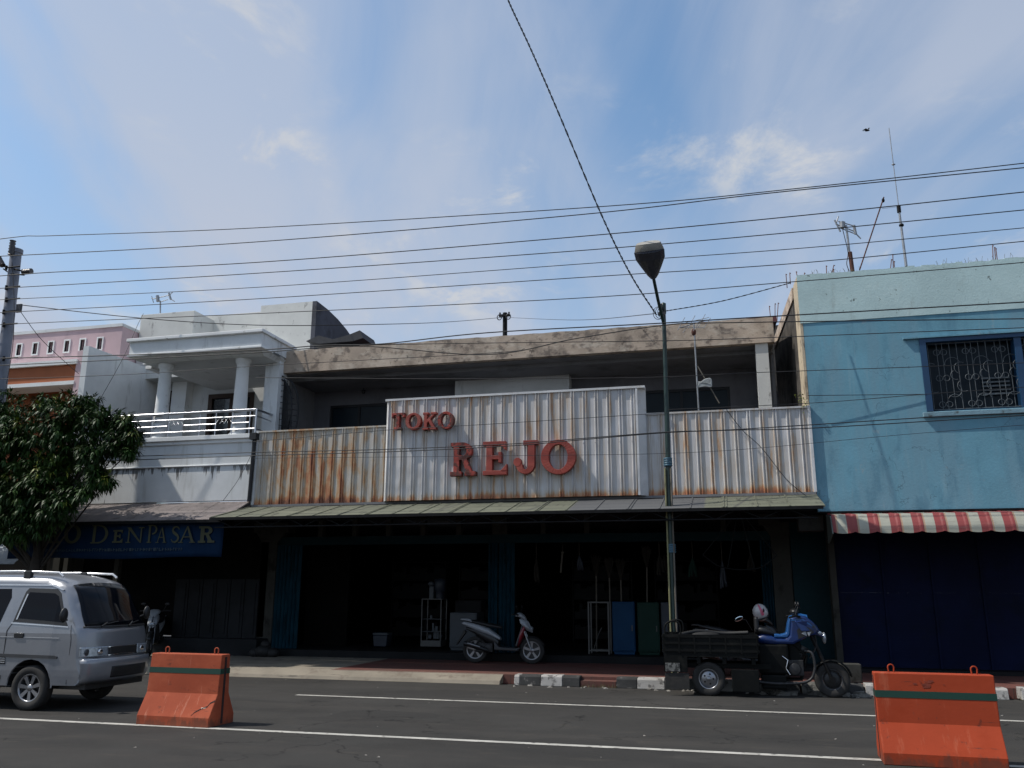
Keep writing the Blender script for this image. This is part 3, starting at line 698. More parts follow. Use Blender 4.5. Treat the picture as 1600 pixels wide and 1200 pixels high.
# ------------------------------------------------------------------ lettering
def letter(ch, y0, y1, k=0.0):
    """returns (MB in unit height, width); strokes differ by 1.5 mm in depth so no faces coincide"""
    b = MB(); st = .19; sr = .13; d = [0]
    def s(poly): b.prism(poly, 'y', y0-.0015*d[0]/1, y1); d[0] += 1
    def r(x0, x1, z0, z1): s([(x0,z0),(x1,z0),(x1,z1),(x0,z1)])
    if ch == 'T': w=.80; r(0,w,1-sr,1); r(0,.11,.72,1-sr+.01); r(w-.11,w,.72,1-sr+.01); r(w/2-st/2,w/2+st/2,0,1-sr+.01); r(.18,w-.18,0,sr)
    elif ch == 'O': w=1.0; b.ring((.5,.5),(.5,.51),(.27,.37),'y',y0,y1,32)
    elif ch == 'K':
        w=.92; r(.1,.1+st,0,1); r(0,.1+st+.1,1-sr,1.0); r(0,.1+st+.1,0,sr); s([(.28,.36),(.28,.56),(.66,1-sr),(.82,1-sr)]); s([(.36,.52),(.50,.62),(.84,sr-.02),(.62,sr-.02)]); r(.54,.92,1-sr,1); r(.50,w,0,sr)
    elif ch == 'R':
        w=.98; r(.12,.12+st+.03,0,1); r(0,.5,1-sr,1.0); r(0,.44,0,sr); b.ring((.46,.735),(.36,.265),(.15,.14),'y',y0-.004,y1,20,-pi/2,pi/2); r(.3,.47,.86,1); r(.3,.47,.47,.61)
        s([(.42,.5),(.62,.5),(.84,sr-.02),(.62,sr-.02)]); r(.56,w,0,sr)
    elif ch == 'E':
        w=.86; r(.12,.12+st+.03,0,1); r(0,w-.04,1-sr,1); r(0,w,0,sr); r(.3,.62,.46,.58); r(.56,.66,.36,.68); s([(w-.04,.72),(w-.04,1-sr+.01),(w-.22,1-sr+.01)]); s([(w,.32),(w,sr-.01),(w-.22,sr-.01)])
    elif ch == 'J':
        w=.86; r(.36,w,1-sr,1); r(.52,.52+st+.04,.25,1); b.ring((.43,.29),(.32,.29),(.10,.15),'y',y0-.003,y1,18,-pi,0.0); b.lathe([(.0,y0-.006),(.135,y0-.006),(.135,y1),(0,y1)],(.16,0,.36),'y',16,False)
    elif ch == 'D': w=.92; st=.15; r(.08,.08+st,0,1); r(0,.45,.93,1); r(0,.45,0,.07); b.ring((.38,.5),(.52,.5),(.37,.42),'y',y0,y1,20,-pi/2,pi/2)
    elif ch == 'N': w=.95; r(.1,.17,0,1); r(.76,.83,0,1); s([(.02,1),(.22,1),(.83,0),(.76,0)]); r(0,.26,0,.06); r(.66,w,.94,1)
    elif ch == 'P': w=.76; st=.15; r(.08,.08+st,0,1); r(0,.4,.93,1); r(0,.34,0,.06); b.ring((.36,.73),(.38,.27),(.24,.20),'y',y0,y1,18,-pi/2,pi/2)
    elif ch == 'A': w=1.0; s([(.10,0),(.17,0),(.50,.92),(.46,1.0)]); s([(.44,1.0),(.54,1.0),(.93,0),(.76,0)]); r(.26,.72,.32,.38); r(0,.28,0,.05); r(.66,w,0,.05)
    elif ch == 'S':
        w=.66; pts=[(.60,.80),(.50,.93),(.33,.97),(.16,.90),(.10,.76),(.18,.62),(.34,.53),(.50,.43),(.58,.28),(.50,.12),(.33,.03),(.14,.07),(.04,.22)]
        b.ribbon(pts, [.05,.08,.10,.13,.15,.16,.17,.16,.15,.13,.10,.08,.05], 'y', y0, y1)
    elif ch == 'r': w=.98; return letter('R', y0, y1)
    return b, w
def put_letters(word, root, spans, Y, depth, m, names='letter'):
    """spans: (px0, px1, pytop, pybottom) for each letter on plane Y"""
    for ch, (a, c, t, bo), mm in zip(word, spans, m):
        mb, w = letter(ch, 0, 1)
        p0 = P(a, bo, Y); p1 = P(c, t, Y); sx = (p1.x-p0.x)/w; z0 = P((a+c)/2, bo, Y).z; sz = P((a+c)/2, t, Y).z-z0
        mb.v = [(p0.x+v[0]*sx, Y+(v[1]-0)*depth if v[1] >= 0 else Y+v[1], z0+v[2]*sz) for v in mb.v]
        o = mb.build(names, mm, root, bevel=0 if depth < .02 else .006)
YLt = YP-.17-.026-.14
t1 = thing('shop_sign', 'small red weathered slab serif word TOKO on the upper left of the white cladding', 'sign', tuple(P(660, 673, YLt)))
put_letters('TOKO', t1, [(611,632,645,671),(633,658,645,671),(660,682,644,671),(683,709,643,670)], YLt, .12, ['letter_worn','letter_red','letter_red','letter_worn'])
t2 = thing('shop_sign', 'large red slab serif word REJO, the R flaking, low on the white cladding', 'sign', tuple(P(800, 743, YLt)))
put_letters('REJO', t2, [(703,744,691,743.5),(754,792,689.5,742),(801,840,688,740.5),(845,899,687,740.5)], YLt, .13, ['letter_worn','letter_red','letter_red','letter_red'])
for o in list(COL.objects):
    if o.parent == t2 and o.material_slots[0].material.name == 'letter_worn': o['label'] = 'letter R with badly flaking red paint'
b = MB()
for px in (622, 645, 671, 696):
    for py in (652, 664): q = P(px, py, YLt); b.tube([(q.x, YLt+.12, q.z), (q.x, YP-.172, q.z)], .008, 5)
b.build('standoff', 'rusty_steel', t1)
b = MB()
for px, py in ((714, 700), (714, 735), (768, 700), (768, 735), (825, 697), (828, 730), (852, 715), (892, 715)):
    q = P(px, py, YLt); b.tube([(q.x, YLt+.12, q.z), (q.x, YP-.172, q.z)], .01, 5)
b.build('standoff', 'rusty_steel', t2)

# ================================================================== white house on the left (balcony with round columns)
YW = 17.05
WH = thing('balcony_house', 'white plaster two storey house with round balcony columns and steel railing', 'building', (P(262, 700, YW).x, YW, 0))
xw0, xw1 = P(128, 720, YW).x, XL-.06
zw0 = (P(395, 783, YW).z+P(150, 785, YW).z)/2; zw1 = P(300, 681, YW).z
b = MB(); b.box(xw0, xw1, YW, YW+.15, zw0, zw1-.12); b.build('wall', 'plaster_drips', WH)
b = MB(); b.box(xw0, xw1+.02, YW-.09, YW+.25, zw1-.12, zw1-.02); b.box(xw0+.02, xw1+.01, YW-.04, YW+.2, zw1-.2, zw1-.121)
b.box(xw0, xw1, YW-.03, YW+.002, zw1-.72, zw1-.69); b.build('coping', 'plaster_trim', WH, bevel=.01)
b = MB(); b.box(xw0-.4, XF0-.1, YW+.16, 24, zw0-.2, zw0-.02); b.box(xw0, XF0-.3, YW+.15, 24, zw1-.5, zw1-.14); b.build('balcony_floor', 'plaster_shade', WH)
YBW = 20.0
zc0 = zw1+3.2
b = MB(); xb0, xb1 = P(185, 640, YBW).x, P(432, 640, YBW).x
d1a, d1b = P(234, 640, YBW).x, P(272, 640, YBW).x; d2a, d2b = P(325, 640, YBW).x, P(396, 640, YBW).x
zd1, zd2 = P(250, 612, YBW).z, P(360, 615, YBW).z; zfl = zw1-.14
b.box(xb0, d1a, YBW, YBW+.15, zfl, zc0); b.box(d1a, d1b, YBW, YBW+.15, zd1, zc0); b.box(d1b, d2a, YBW, YBW+.15, zfl, zc0); b.box(d2a, d2b, YBW, YBW+.15, zd2, zc0); b.box(d2b, xb1, YBW, YBW+.15, zfl, zc0)
b.build('back_wall', 'plaster_white', WH)
for (a, c, zt) in ((d1a, d1b, zd1), (d2a, d2b, zd2)):
    b = MB(); b.box(a, a+.12, YBW-.03, YBW+.1, zfl, zt); b.box(c-.12, c, YBW-.03, YBW+.1, zfl, zt); b.box(a, c, YBW-.032, YBW+.1, zt-.12, zt); 
    m_ = (a+c)/2; b.box(m_-.05, m_+.05, YBW, YBW+.08, zfl, zt-.12); b.box(a, c, YBW+.001, YBW+.08, zt-.75, zt-.68)
    fr = b.build('door', 'brown_wood', WH); b = MB(); b.box(a+.1, c-.1, YBW+.03, YBW+.05, zfl, zt-.1); b.build('pane', 'glass_dark', fr)
b = MB() # pier between the openings
a, c = P(270, 600, YBW-.3).x, P(292, 600, YBW-.3).x; b.box(a, c, YBW-.3, YBW-.002, zfl, zc0); b.build('pier', 'plaster_trim', WH)
# sloping left wing wall
def wing(name, p_front_top, x, y0, y1, ztop0, ztop1, zb, m, th=.16, parent=None):
    b = MB(); b.prism([(y0, zb), (y1, zb), (y1, ztop1), (y0, ztop0)], 'x', x-th, x); return b.build(name, m, parent)
xwg = P(137, 560, YW-.02).x; ztf = P(137, 541, YW).z
wing('wing_wall', None, xwg, YW-.02, YBW+.2, ztf, ztf+.02, zw0, 'plaster_white', .16, WH)
# cornice: moulded box in front, round columns under it
YC = 16.75
xc0, xc1 = P(203, 540, YC).x, P(409, 530, YC).x
zct = (P(203, 530, YC).z+P(405, 515, YC).z)/2; zcb = (P(203, 556, YC).z+P(400, 546, YC).z)/2
b = MB(); b.box(xc0, xc1, YC, 19.8, zcb+.06, zct-.08); b.build('cornice', 'plaster_white', WH)
b = MB(); b.box(xc0-.06, xc1+.05, YC-.07, YC+.6, zct-.08, zct); b.box(xc0-.03, xc1+.03, YC-.04, YC+.5, zcb, zcb+.06)
b.box(xc1-.1, xc1+.05, YC+.6, 18.3, zct-.08, zct); b.build('moulding', 'plaster_trim', WH, bevel=.012)
b = MB(); b.hexa((xc0+.3,YC+.3,zcb-.10),(xc1-.1,YC+.3,zcb-.10),(xc1-.1,19.9,zcb-.10),(xc0+.3,19.9,zcb-.10),(xc0,YC+.02,zcb),(xc1,YC+.02,zcb),(xc1,19.9,zcb),(xc0,19.9,zcb)); b.build('soffit', 'plaster_white', WH)
# step mouldings at the left end
b = MB(); q = P(195, 548, 18.0); 
for i in range(3): b.box(xc0-.35+.09*i, xc0-.0, 17.6, 18.3, zcb+.18-.12*i, zcb+.26-.12*i)
b.build('moulding', 'plaster_trim', WH)
for (pt, pb_) in ((262, 249), (378, 371)):
    x = P(255 if pt == 262 else 376, 620, 17.25).x; zb_ = zw1-.1; zt_ = zcb-.09; b = MB()
    b.lathe([(.21,zb_),(.21,zb_+.12),(.17,zb_+.16),(.165,zb_+.5),(.14,zt_-.16),(.16,zt_-.12),(.18,zt_-.08),(.18,zt_)], (x, 17.25, 0), 'z', 28); b.build('column', 'plaster_trim', WH)
# roof parapets and boxes
YR1 = 19.2
def rbox(px0, px1, pyt, Y, dpt, z0, m='plaster_stained', name='roof_box', rp=0):
    a, c = P(px0, pyt, Y).x, P(px1, pyt, Y).x; b = MB(); b.box(a, c, Y, Y+dpt, z0, P((px0+px1)/2, pyt, Y).z); return b.build(name, m, WH, bevel=.01)
zr = zct-.3
rbox(221, 304, 488.5, YR1, 1.0, zr); rbox(300, 415, 491, YR1+.9, .15, zr, name='roof_parapet')
YR2 = 19.5
a, c = P(408, 480, YR2).x, P(495, 473, YR2).x; zt = P(452, 474, YR2).z
b = MB(); prof = [(YR2, zr), (YR2, zt)]+[(YR2+.05+4.0*sin(pi/2*i/10), zt-.0-2.05*(1-cos(pi/2*i/10))) for i in range(11)]+[(YR2+4.05, zr)]
b.prism(prof, 'x', a, c-.12); b.build('roof_box', 'plaster_stained', WH)
b = MB(); b.prism([(p[0]-.003, p[1]+(.003 if p[1] > zr+.1 else 0)) for p in prof], 'x', c-.12, c); b.build('gable_wall', 'plaster_slate', WH)
b = MB()   # curled roof sheets between the houses
ya = 18.7; k0 = [P(x, y, ya) for x, y in ((478,533),(498,524),(520,530),(545,523),(562,516),(567,528),(552,533),(500,537))]
b.prism([(q.x, q.z) for q in k0], 'y', ya, ya+.9)
b.build('roof', 'roof_dark', WH)
# stainless railing
rl = MB(); yr = YW-.0; zb_ = zw1-.02
def rz(py): return P(300, py, yr).z
rx0, rx1 = P(150, 650, yr).x, xw1-.05
zr_t = P(397, 640, yr).z
hs_ = [zr_t-zb_, (zr_t-zb_)*.74, (zr_t-zb_)*.48, (zr_t-zb_)*.22]
rl.tube([(rx0, yr, zb_+hs_[0]), (rx1, yr, zb_+hs_[0])], .035, 10)
for h in (hs_[1], hs_[3]): rl.tube([(rx0, yr, zb_+h), (rx1, yr, zb_+h)], .016, 8)
for (a, c) in ((150, 262), (288, 338), (363, 389)): rl.tube([(P(a, 660, yr).x, yr, zb_+hs_[2]), (P(c, 660, yr).x, yr, zb_+hs_[2])], .016, 8)
for px in (238, 264, 312, 337, 363, 390, 190): x = P(px, 660, yr).x; rl.tube([(x, yr, zb_), (x, yr, zb_+hs_[0])], .013, 6)
for px in (275, 350):
    x = P(px, 660, yr).x; z = zb_+hs_[2]
    for dx in (-.11, 0, .11):
        L = [(x+dx-.11, yr, z), (x+dx, yr, z+.15), (x+dx+.11, yr, z), (x+dx, yr, z-.15), (x+dx-.11, yr, z)]
        rl.tube(L, .009, 5)
q = [(rx1, yr, zb_+hs_[0]), (rx1+.02, yr+.75, zb_+hs_[0])]
rl.tube(q, .03, 8); rl.tube([(rx1, yr, zb_+hs_[1]), (rx1, yr+.75, zb_+hs_[1])], .014, 6); rl.tube([(rx1, yr, zb_+hs_[3]), (rx1, yr+.75, zb_+hs_[3])], .014, 6)
rl.tube([(rx1, yr, zb_), (rx1, yr, zb_+hs_[0])], .025, 8)
rl.build('railing', 'stainless', WH)
# downpipe at the joint of the two houses
b = MB(); x = XL-.035; b.tube([(x-.02, YW-.12, zw0-.05), (x, YW-.12, zw1-.15)], .045, 10); b.box(x-.09, x+.07, YW-.2, YW-.02, zw1-.18, zw1-.03); b.build('downpipe', 'black_iron', WH)
# awning of the left shop and the dark shop under it
YA2 = 16.0; za2 = P(220, 813, YA2).z; zb2 = P(260, 786, YW).z
xa0, xa1 = P(60, 816, YA2).x, P(346, 810, YA2).x-.02
b = MB(); 
for i in range(6):
    x0 = xa0+(xa1-xa0)*i/6; x1 = xa0+(xa1-xa0)*(i+1)/6+.03
    slope_box(b, x0, x1, YA2, za2-.005*(i % 2), YW-.01, zb2-.005*(i % 2), .03)
a2 = b.build('awning', 'awning_grey', WH)
b = MB(); b.box(xa0, xa1, YA2-.014, YA2+.02, za2-.07, za2-.01); b.build('edge_strip', 'black_steel', a2)
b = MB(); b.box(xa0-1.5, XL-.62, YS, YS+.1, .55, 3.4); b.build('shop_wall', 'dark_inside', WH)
b = MB(); x0, x1 = P(270, 960, YS-.1).x, P(402, 960, YS-.1).x
zsh = P(330, 905, YS-.1).z
for i in range(6):
    xa = x0+(x1-x0)*i/6; b.box(xa+.01, xa+(x1-x0)/6-.01, YS-.1, YS-.05, .52, zsh); b.box(xa+.08, xa+(x1-x0)/6-.08, YS-.115, YS-.099, .62, zsh-.1)
b.build('shutter', 'shutter_grey', WH)
b = MB(); b.box(P(150, 1010, YS-.5).x, P(402, 1010, YS-.45).x, YS-.5, YS+.2, 0, .52); b.build('shop_step', 'shutter_grey', WH, bevel=.015)
b = MB(); 
for px in (62, 100, 180): x = P(px, 900, 17.9).x; b.box(x-.06, x+.06, 17.9, 18.02, .15, 3.2)
b.build('post', 'pillar_plaster', WH)

# shop banner TOKO DENPASAR
YBN = 16.25
bx0, bx1 = P(15, 845, YBN).x, P(348, 845, YBN).x; bt = za2+.0; bb = P(200, 872, YBN).z
BN = thing('shop_banner', 'blue cloth shop banner lettered TOKO DENPASAR hanging under the grey awning', 'banner', ((bx0+bx1)/2, YBN, bb))
b = MB(); nx, nz = 60, 8; vs = []; fs = []
for j in range(nz+1):
    for i in range(nx+1):
        u, v = i/nx, j/nz
        x = bx0+(bx1-bx0)*u; z = bb+(bt-bb)*v+.02*sin(u*9)*(1-v); vs.append((x, YBN+.015*sin(u*37+v*2)*(1-v*.6)+.01*sin(u*90), z))
for j in range(nz):
    for i in range(nx): fs.append((j*(nx+1)+i, j*(nx+1)+i+1, (j+1)*(nx+1)+i+1, (j+1)*(nx+1)+i))
b.add(vs, fs, True); bo = b.build('cloth', 'banner_blue', BN, fix=False)
md = bo.modifiers.new('solid', 'SOLIDIFY'); md.thickness = .006; md.offset = 1
cap = [(25,46,824,851,'T'),(49,72,820,850,'O'),(74,96,822,849,'K'),(98,128,818,849,'O'),(141,171,818,849,'D'),(175,193,826,848,'E'),(196,226,822,848,'N'),(229,247,818,848,'P'),(245,262,822,848,'A'),(266,282,820,848,'S'),(280,307,820,848,'A'),(309,337,820,848,'R')]
put_letters(''.join(c[4] for c in cap), BN, [(c[0]-(2 if c[4]=='A' else 0), c[1], c[2]+2, c[3]) for c in cap], YBN-.045, .006, ['banner_gold']*len(cap))
b = MB(); rr = random.Random(5); x = P(70, 858, YBN).x; z = P(200, 859, YBN).z
while x < P(285, 858, YBN).x:
    w = rr.uniform(.03, .06); b.box(x, x+w*.35, YBN-.046, YBN-.04, z-.03, z+.03); b.box(x, x+w, YBN-.0445, YBN-.04, z+rr.choice([-.03, 0, .02]), z+rr.choice([-.02, .01, .03])+.004); x += w+.022
b.build('small_lettering', 'banner_small', BN)

# ================================================================== pink and orange house at far left
YPK = 18.6
PK = thing('pink_house', 'pink plaster house with orange band and row of slit vents in its parapet', 'building', (P(60, 600, YPK).x, YPK, 0))
xp1 = P(192, 510, YPK).x; xp0 = xp1-9; zpt = (P(190, 505, YPK).z+P(12, 521, YPK).z)/2; zpb = P(60, 570, YPK).z
b = MB()
vents = [P(px+1, 540, YPK).x for px in (30, 55, 79, 104, 128, 155)]; vz0, vz1 = P(100, 550, YPK).z, P(100, 533, YPK).z; vw = .07
xs = [xp0]+[v for c in vents for v in (c-vw, c+vw)]+[xp1]
for i in range(0, len(xs)-1, 2): b.box(xs[i], xs[i+1], YPK, YPK+.18, zpb, zpt-.08)
for c in vents: b.box(c-vw, c+vw, YPK+.001, YPK+.18, zpb, vz0); b.box(c-vw, c+vw, YPK+.001, YPK+.18, vz1, zpt-.08)
b.box(xp1-.14, xp1-.002, YPK+.18, YPK+3, zpb-3, zpt-.08)
b.build('wall', 'plaster_pink', PK)
b = MB(); b.box(xp0, xp1+.01, YPK-.03, YPK+.2, zpt-.08, zpt); b.box(xp1-.16, xp1+.012, YPK+.2, YPK+3, zpt-.08, zpt-.001); b.build('coping', 'plaster_white', PK)
for c in vents:
    b = MB(); f = .035
    b.box(c-vw-f, c-vw, YPK-.02, YPK+.05, vz0-f, vz1+f); b.box(c+vw, c+vw+f, YPK-.02, YPK+.05, vz0-f, vz1+f); b.box(c-vw, c+vw, YPK-.02, YPK+.05, vz1, vz1+f); b.box(c-vw, c+vw, YPK-.02, YPK+.05, vz0-f, vz0)
    v = b.build('vent', 'plaster_trim', PK)
    b = MB(); b.box(c-vw, c+vw, YPK+.12, YPK+.15, vz0, vz1); b.build('vent_back', 'roof_dark', v)
YPL = 18.0; xo1 = P(118, 585, YPL).x
b = MB(); zo1, zo0 = P(90, 570, YPL).z, P(90, 599, YPL).z
b.box(xp0, xo1, YPL, YPK+.3, zo0+.04, zo1-.02); b.build('balcony_band', 'plaster_orange', PK)
b = MB(); b.box(xp0, xo1+.05, YPL-.08, YPK-.002, zo1-.02, zo1+.10); b.box(xp0, xo1+.02, YPL-.05, YPK-.002, zo0-.06, zo0+.04); b.build('ledge', 'plaster_trim', PK)
b = MB(); b.box(xp0, xo1, YPK+.31, YPK+.45, 3, zpb+.2); b.build('recess_wall', 'plaster_orange', PK)
b = MB(); b.box(xo1+.001, P(127, 620, YPL).x, YPL-.03, YPK+.2, 3.3, zpb+.1); b.build('pillar', 'plaster_pink', PK); b = MB(); b.box(xo1+.001, P(127, 620, YPL).x, YPL-.03, YPK+.2, 0, 3.299); b.build('pillar_foot', 'pillar_plaster', PK)  # lower length of the pink pillar coloured dark to stand in for shade
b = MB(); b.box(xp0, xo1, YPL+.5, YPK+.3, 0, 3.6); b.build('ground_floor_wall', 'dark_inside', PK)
b = MB(); q0, q1 = P(-60, 812, 16.2), P(30, 822, 16.2)
slope_box(b, q0.x, q1.x, 16.2, P(0, 880, 16.2).z, 17.5, P(0, 812, 17.5).z, .02); b.build('shop_awning', 'cloth_white', PK)

# ================================================================== blue building at right
YU = 17.03
xu = P(1264, 620, YU).x; xu2 = xu+8.5
BU = thing('blue_building', 'light blue plaster building with mint parapet and ornate grilled window', 'building', (xu+3, YU, 0))
zut = (P(1300, 427, YU).z+P(1600, 403, YU).z)/2; zum = (P(1255, 507, YU).z+P(1600, 480, YU).z)/2; zub = P(1400, 797, YU).z
wx0, wx1 = P(1444, 590, YU).x, P(1650, 590, YU).x; wz0, wz1 = P(1500, 641, YU).z, P(1500, 528, YU).z
b = MB(); T = .5
b.box(xu, wx0, YU, YU+.2, zub, zum); b.box(wx1, xu2, YU, YU+.2, zub, zum); b.box(wx0, wx1, YU, YU+.2, zub, wz0); b.box(wx0, wx1, YU, YU+.2, wz1, zum)
b.build('wall', 'plaster_blue', BU)
b = MB(); b.box(xu-.05, xu2, YU-.015, YU+.21, zum, zut-.03)
n = 70
for i in range(n): # ragged top edge
    a = xu-.05+(xu2-xu)*i/n; h = random.uniform(-.012, .022); b.box(a, a+(xu2-xu)/n, YU-.014, YU+.209, zut-.03, zut+h)
b.build('parapet', 'plaster_mint', BU)
b = MB() # the side wall slants back to the left: a strip of bare cream render at the front, the rest coloured dark for the neighbouring roof's shade
xs_ = P(1212, 500, 20.3).x; kx_ = lambda y: xu-.055+(xs_-xu+.055)*(y-YU)/(21.5-YU)
def sidebit(y0, y1, z0, z1, nm, m, off=0.):
    b = MB(); x0, x1 = kx_(y0)-off, kx_(y1)-off
    b.hexa((x0,y0,z0),(x0+.05,y0,z0),(x1+.05,y1,z0),(x1,y1,z0),(x0,y0,z1),(x0+.05,y0,z1),(x1+.05,y1,z1),(x1,y1,z1)); return b.build(nm, m, BU)
sidebit(YU-.002, YU+.55, 3.4, zut-.02, 'side_wall', 'plaster_cream')
sidebit(YU+.551, 21.5, 3.4, zut-.04, 'rear_side_wall', 'shaded_wall')
sidebit(YU+.56, 21.4, zut-.30, zut-.045, 'side_band', 'concrete_stained', .03)
b = MB(); b.box(XF1-.3, xs_+.3, 22.6, 22.7, 3.4, P(1213, 508, 22.6).z); b.build('rear_wall', 'shaded_wall', BU)
# window: reveals, blue frame, grille, pane, sill, hood
b = MB(); f = .09
b.box(wx0-.02, wx0+f, YU-.03, YU+.25, wz0, wz1+.03); b.box(wx0+f, wx1, YU-.028, YU+.25, wz1-.05, wz1+.03); mx = P(1592, 590, YU).x; b.box(mx, mx+.12, YU-.0, YU+.22, wz0, wz1-.05); b.box(wx0+f, wx1, YU+.1, YU+.2, wz0, wz0+.05)
win = b.build('window', 'blue_paint', BU)
b = MB(); b.box(wx0, wx1, YU+.24, YU+.26, wz0, wz1); b.build('pane', 'window_void', win)
b = MB(); b.box(wx0-.1, wx1+.2, YU-.07, YU+.0, wz0-.11, wz0-.02); b.build('sill', 'blue_sill', BU, bevel=.01)
b = MB(); b.box(wx0-.3, wx1+.2, YU-.06, YU-.001, wz1+.03, wz1+.06); b.build('hood', 'plaster_blue', BU)
g = MB(); gy = YU+.07; gr = .0065
gx0 = wx0+f+.04; step = .125; H_ = wz1-wz0-.06
nb = int((wx1-gx0)/step)
for i in range(nb):
    x = gx0+i*step+(.03 if i % 4 == 1 else 0); 
    g.tube([(x, gy, wz0+.03), (x, gy, wz1-.05)], gr, 5)
def circ(x, z, r, a0=0, a1=2*pi, n=12): g.tube([(x+r*cos(a0+(a1-a0)*i/n), gy-.012, z+r*sin(a0+(a1-a0)*i/n)) for i in range(n+1)], gr*.9, 5)
for i in range(0, nb-1):
    x = gx0+i*step
    if i % 4 == 1:
        for fz_ in (.10, .48, .86): circ(x+.02, wz0+H_*fz_, .055); circ(x+step+.02, wz0+H_*fz_, .055)
    if i % 4 == 3:
        circ(x, wz0+H_*.30, .13, -2.4, .9); circ(x+.02, wz0+H_*.68, .13, .3, 3.2); circ(x+step*.5, wz0+H_*.52, .09, 2, 5); circ(x, wz0+H_*.15, .12, .3, 2.8)
    if i % 4 == 0: circ(x+.05, wz0+H_*.36, .11, 2.2, 5.2); circ(x+.03, wz0+H_*.62, .11, 1., 4.2)
g.tube([(gx0, gy, wz0+H_*.03), (wx1, gy, wz0+H_*.03)], .01, 5); g.tube([(gx0, gy, wz1-.07), (wx1, gy, wz1-.07)], .01, 5)
g.build('grille', 'grille_white', win)
b = MB(); q = P(1555, 600, YU+.18)
for i in range(5): b.box(q.x-.22, q.x+.25, YU+.17, YU+.19, q.z-.2+i*.075, q.z-.17+i*.075)
b.build('louvre', 'grille_white', win)
# recessed ground floor with navy shutters
YRS = 18.4
b = MB(); xr0, xr1 = P(1306, 950, YRS).x, xu2

z = .2; i = 0
while z < 3.2:
    b.hexa((xr0,YRS,z),(xr1,YRS,z),(xr1,YRS+.03,z),(xr0,YRS+.03,z),(xr0,YRS-.004,z+.0829),(xr1,YRS-.004,z+.0829),(xr1,YRS+.03,z+.0829),(xr0,YRS+.03,z+.0829)); z += .083
b.build('roller_shutter', 'shutter_navy', BU)
b = MB()
for px in (1385, 1462, 1540): x = P(px, 950, YRS-.03).x; b.box(x-.02, x+.02, YRS-.04, YRS-.014, .2, 3.2)
b.build('shutter_rail', 'shutter_navy', BU)
b = MB(); b.box(P(1297, 900, YRS-.1).x, P(1307, 900, YRS-.1).x, YRS-.15, YRS+.2, .15, 3.3); b.build('pillar', 'pillar_plaster', BU)
b = MB(); b.box(P(1239, 900, YRS+.45).x, P(1298, 900, YRS+.1).x, YRS+.45, YRS+.55, .15, 3.3); b.build('side_door', 'door_teal', BU)
b = MB(); b.box(P(1236, 900, YRS).x, xu2, YRS-.45, YRS+1.3, 0, .22); b.build('shop_step', 'dark_floor', BU)
b = MB(); b.box(xu-.6, xu2, YU+.2, YRS+.6, zub-.05, zub+.1); b.build('ceiling', 'dark_inside', BU)
b = MB(); b.box(xu-.35, xu+.1, YU+.25, YU+.7, 2.75, 3.35); b.build('beam_end', 'pillar_plaster', BU)
# striped awning: rounded sheet
ya_ = YU-.82; zt_ = zub-.04; zb_ = P(1450, 830, ya_).z
prof = [(YU-.005, zt_)]+[(YU-.05-(.62)*(i/8), zt_-.02-.06*(i/8)) for i in range(9)]+[(YU-.67-.15*sin(pi/2*i/6), zt_-.08-(.0)-(zt_-.08-zb_)*(i/6)) for i in range(1, 7)]
xs0, xs1 = P(1292, 805, YU).x, xu2+.3
b = MB(); n = int((xs1-xs0)/(PER/4)); vs = []; fs = []; m_ = len(prof)
for i in range(n*3+1):
    x = xs0+(xs1-xs0)*i/(n*3); rr = .012*(1 if i % 12 < 2 else 0)
    for j, (y, z) in enumerate(prof):
        if j == m_-1: z -= .025*(sin(pi*((i % 12)/12)))
        vs.append((x, y-rr*.5, z+rr*.5))
for i in range(n*3):
    for j in range(m_-1): fs.append((i*m_+j, i*m_+j+1, (i+1)*m_+j+1, (i+1)*m_+j))
b.add(vs, fs, False); ao = b.build('awning', 'awning_stripes', BU, fix=False); md = ao.modifiers.new('s', 'SOLIDIFY'); md.thickness = .012; md.offset = -1
b = MB(); b.prism([(y, z-.02) for y, z in prof]+[(YU-.01, zb_-.15)], 'x', xs0-.02, xs0+.004); b.build('end_panel', 'awning_end', ao)
b = MB(); b.box(xu+.02, xu2, YU-.05, YU-.001, zub-.035, zub-.005); b.build('gutter', 'black_steel', BU)

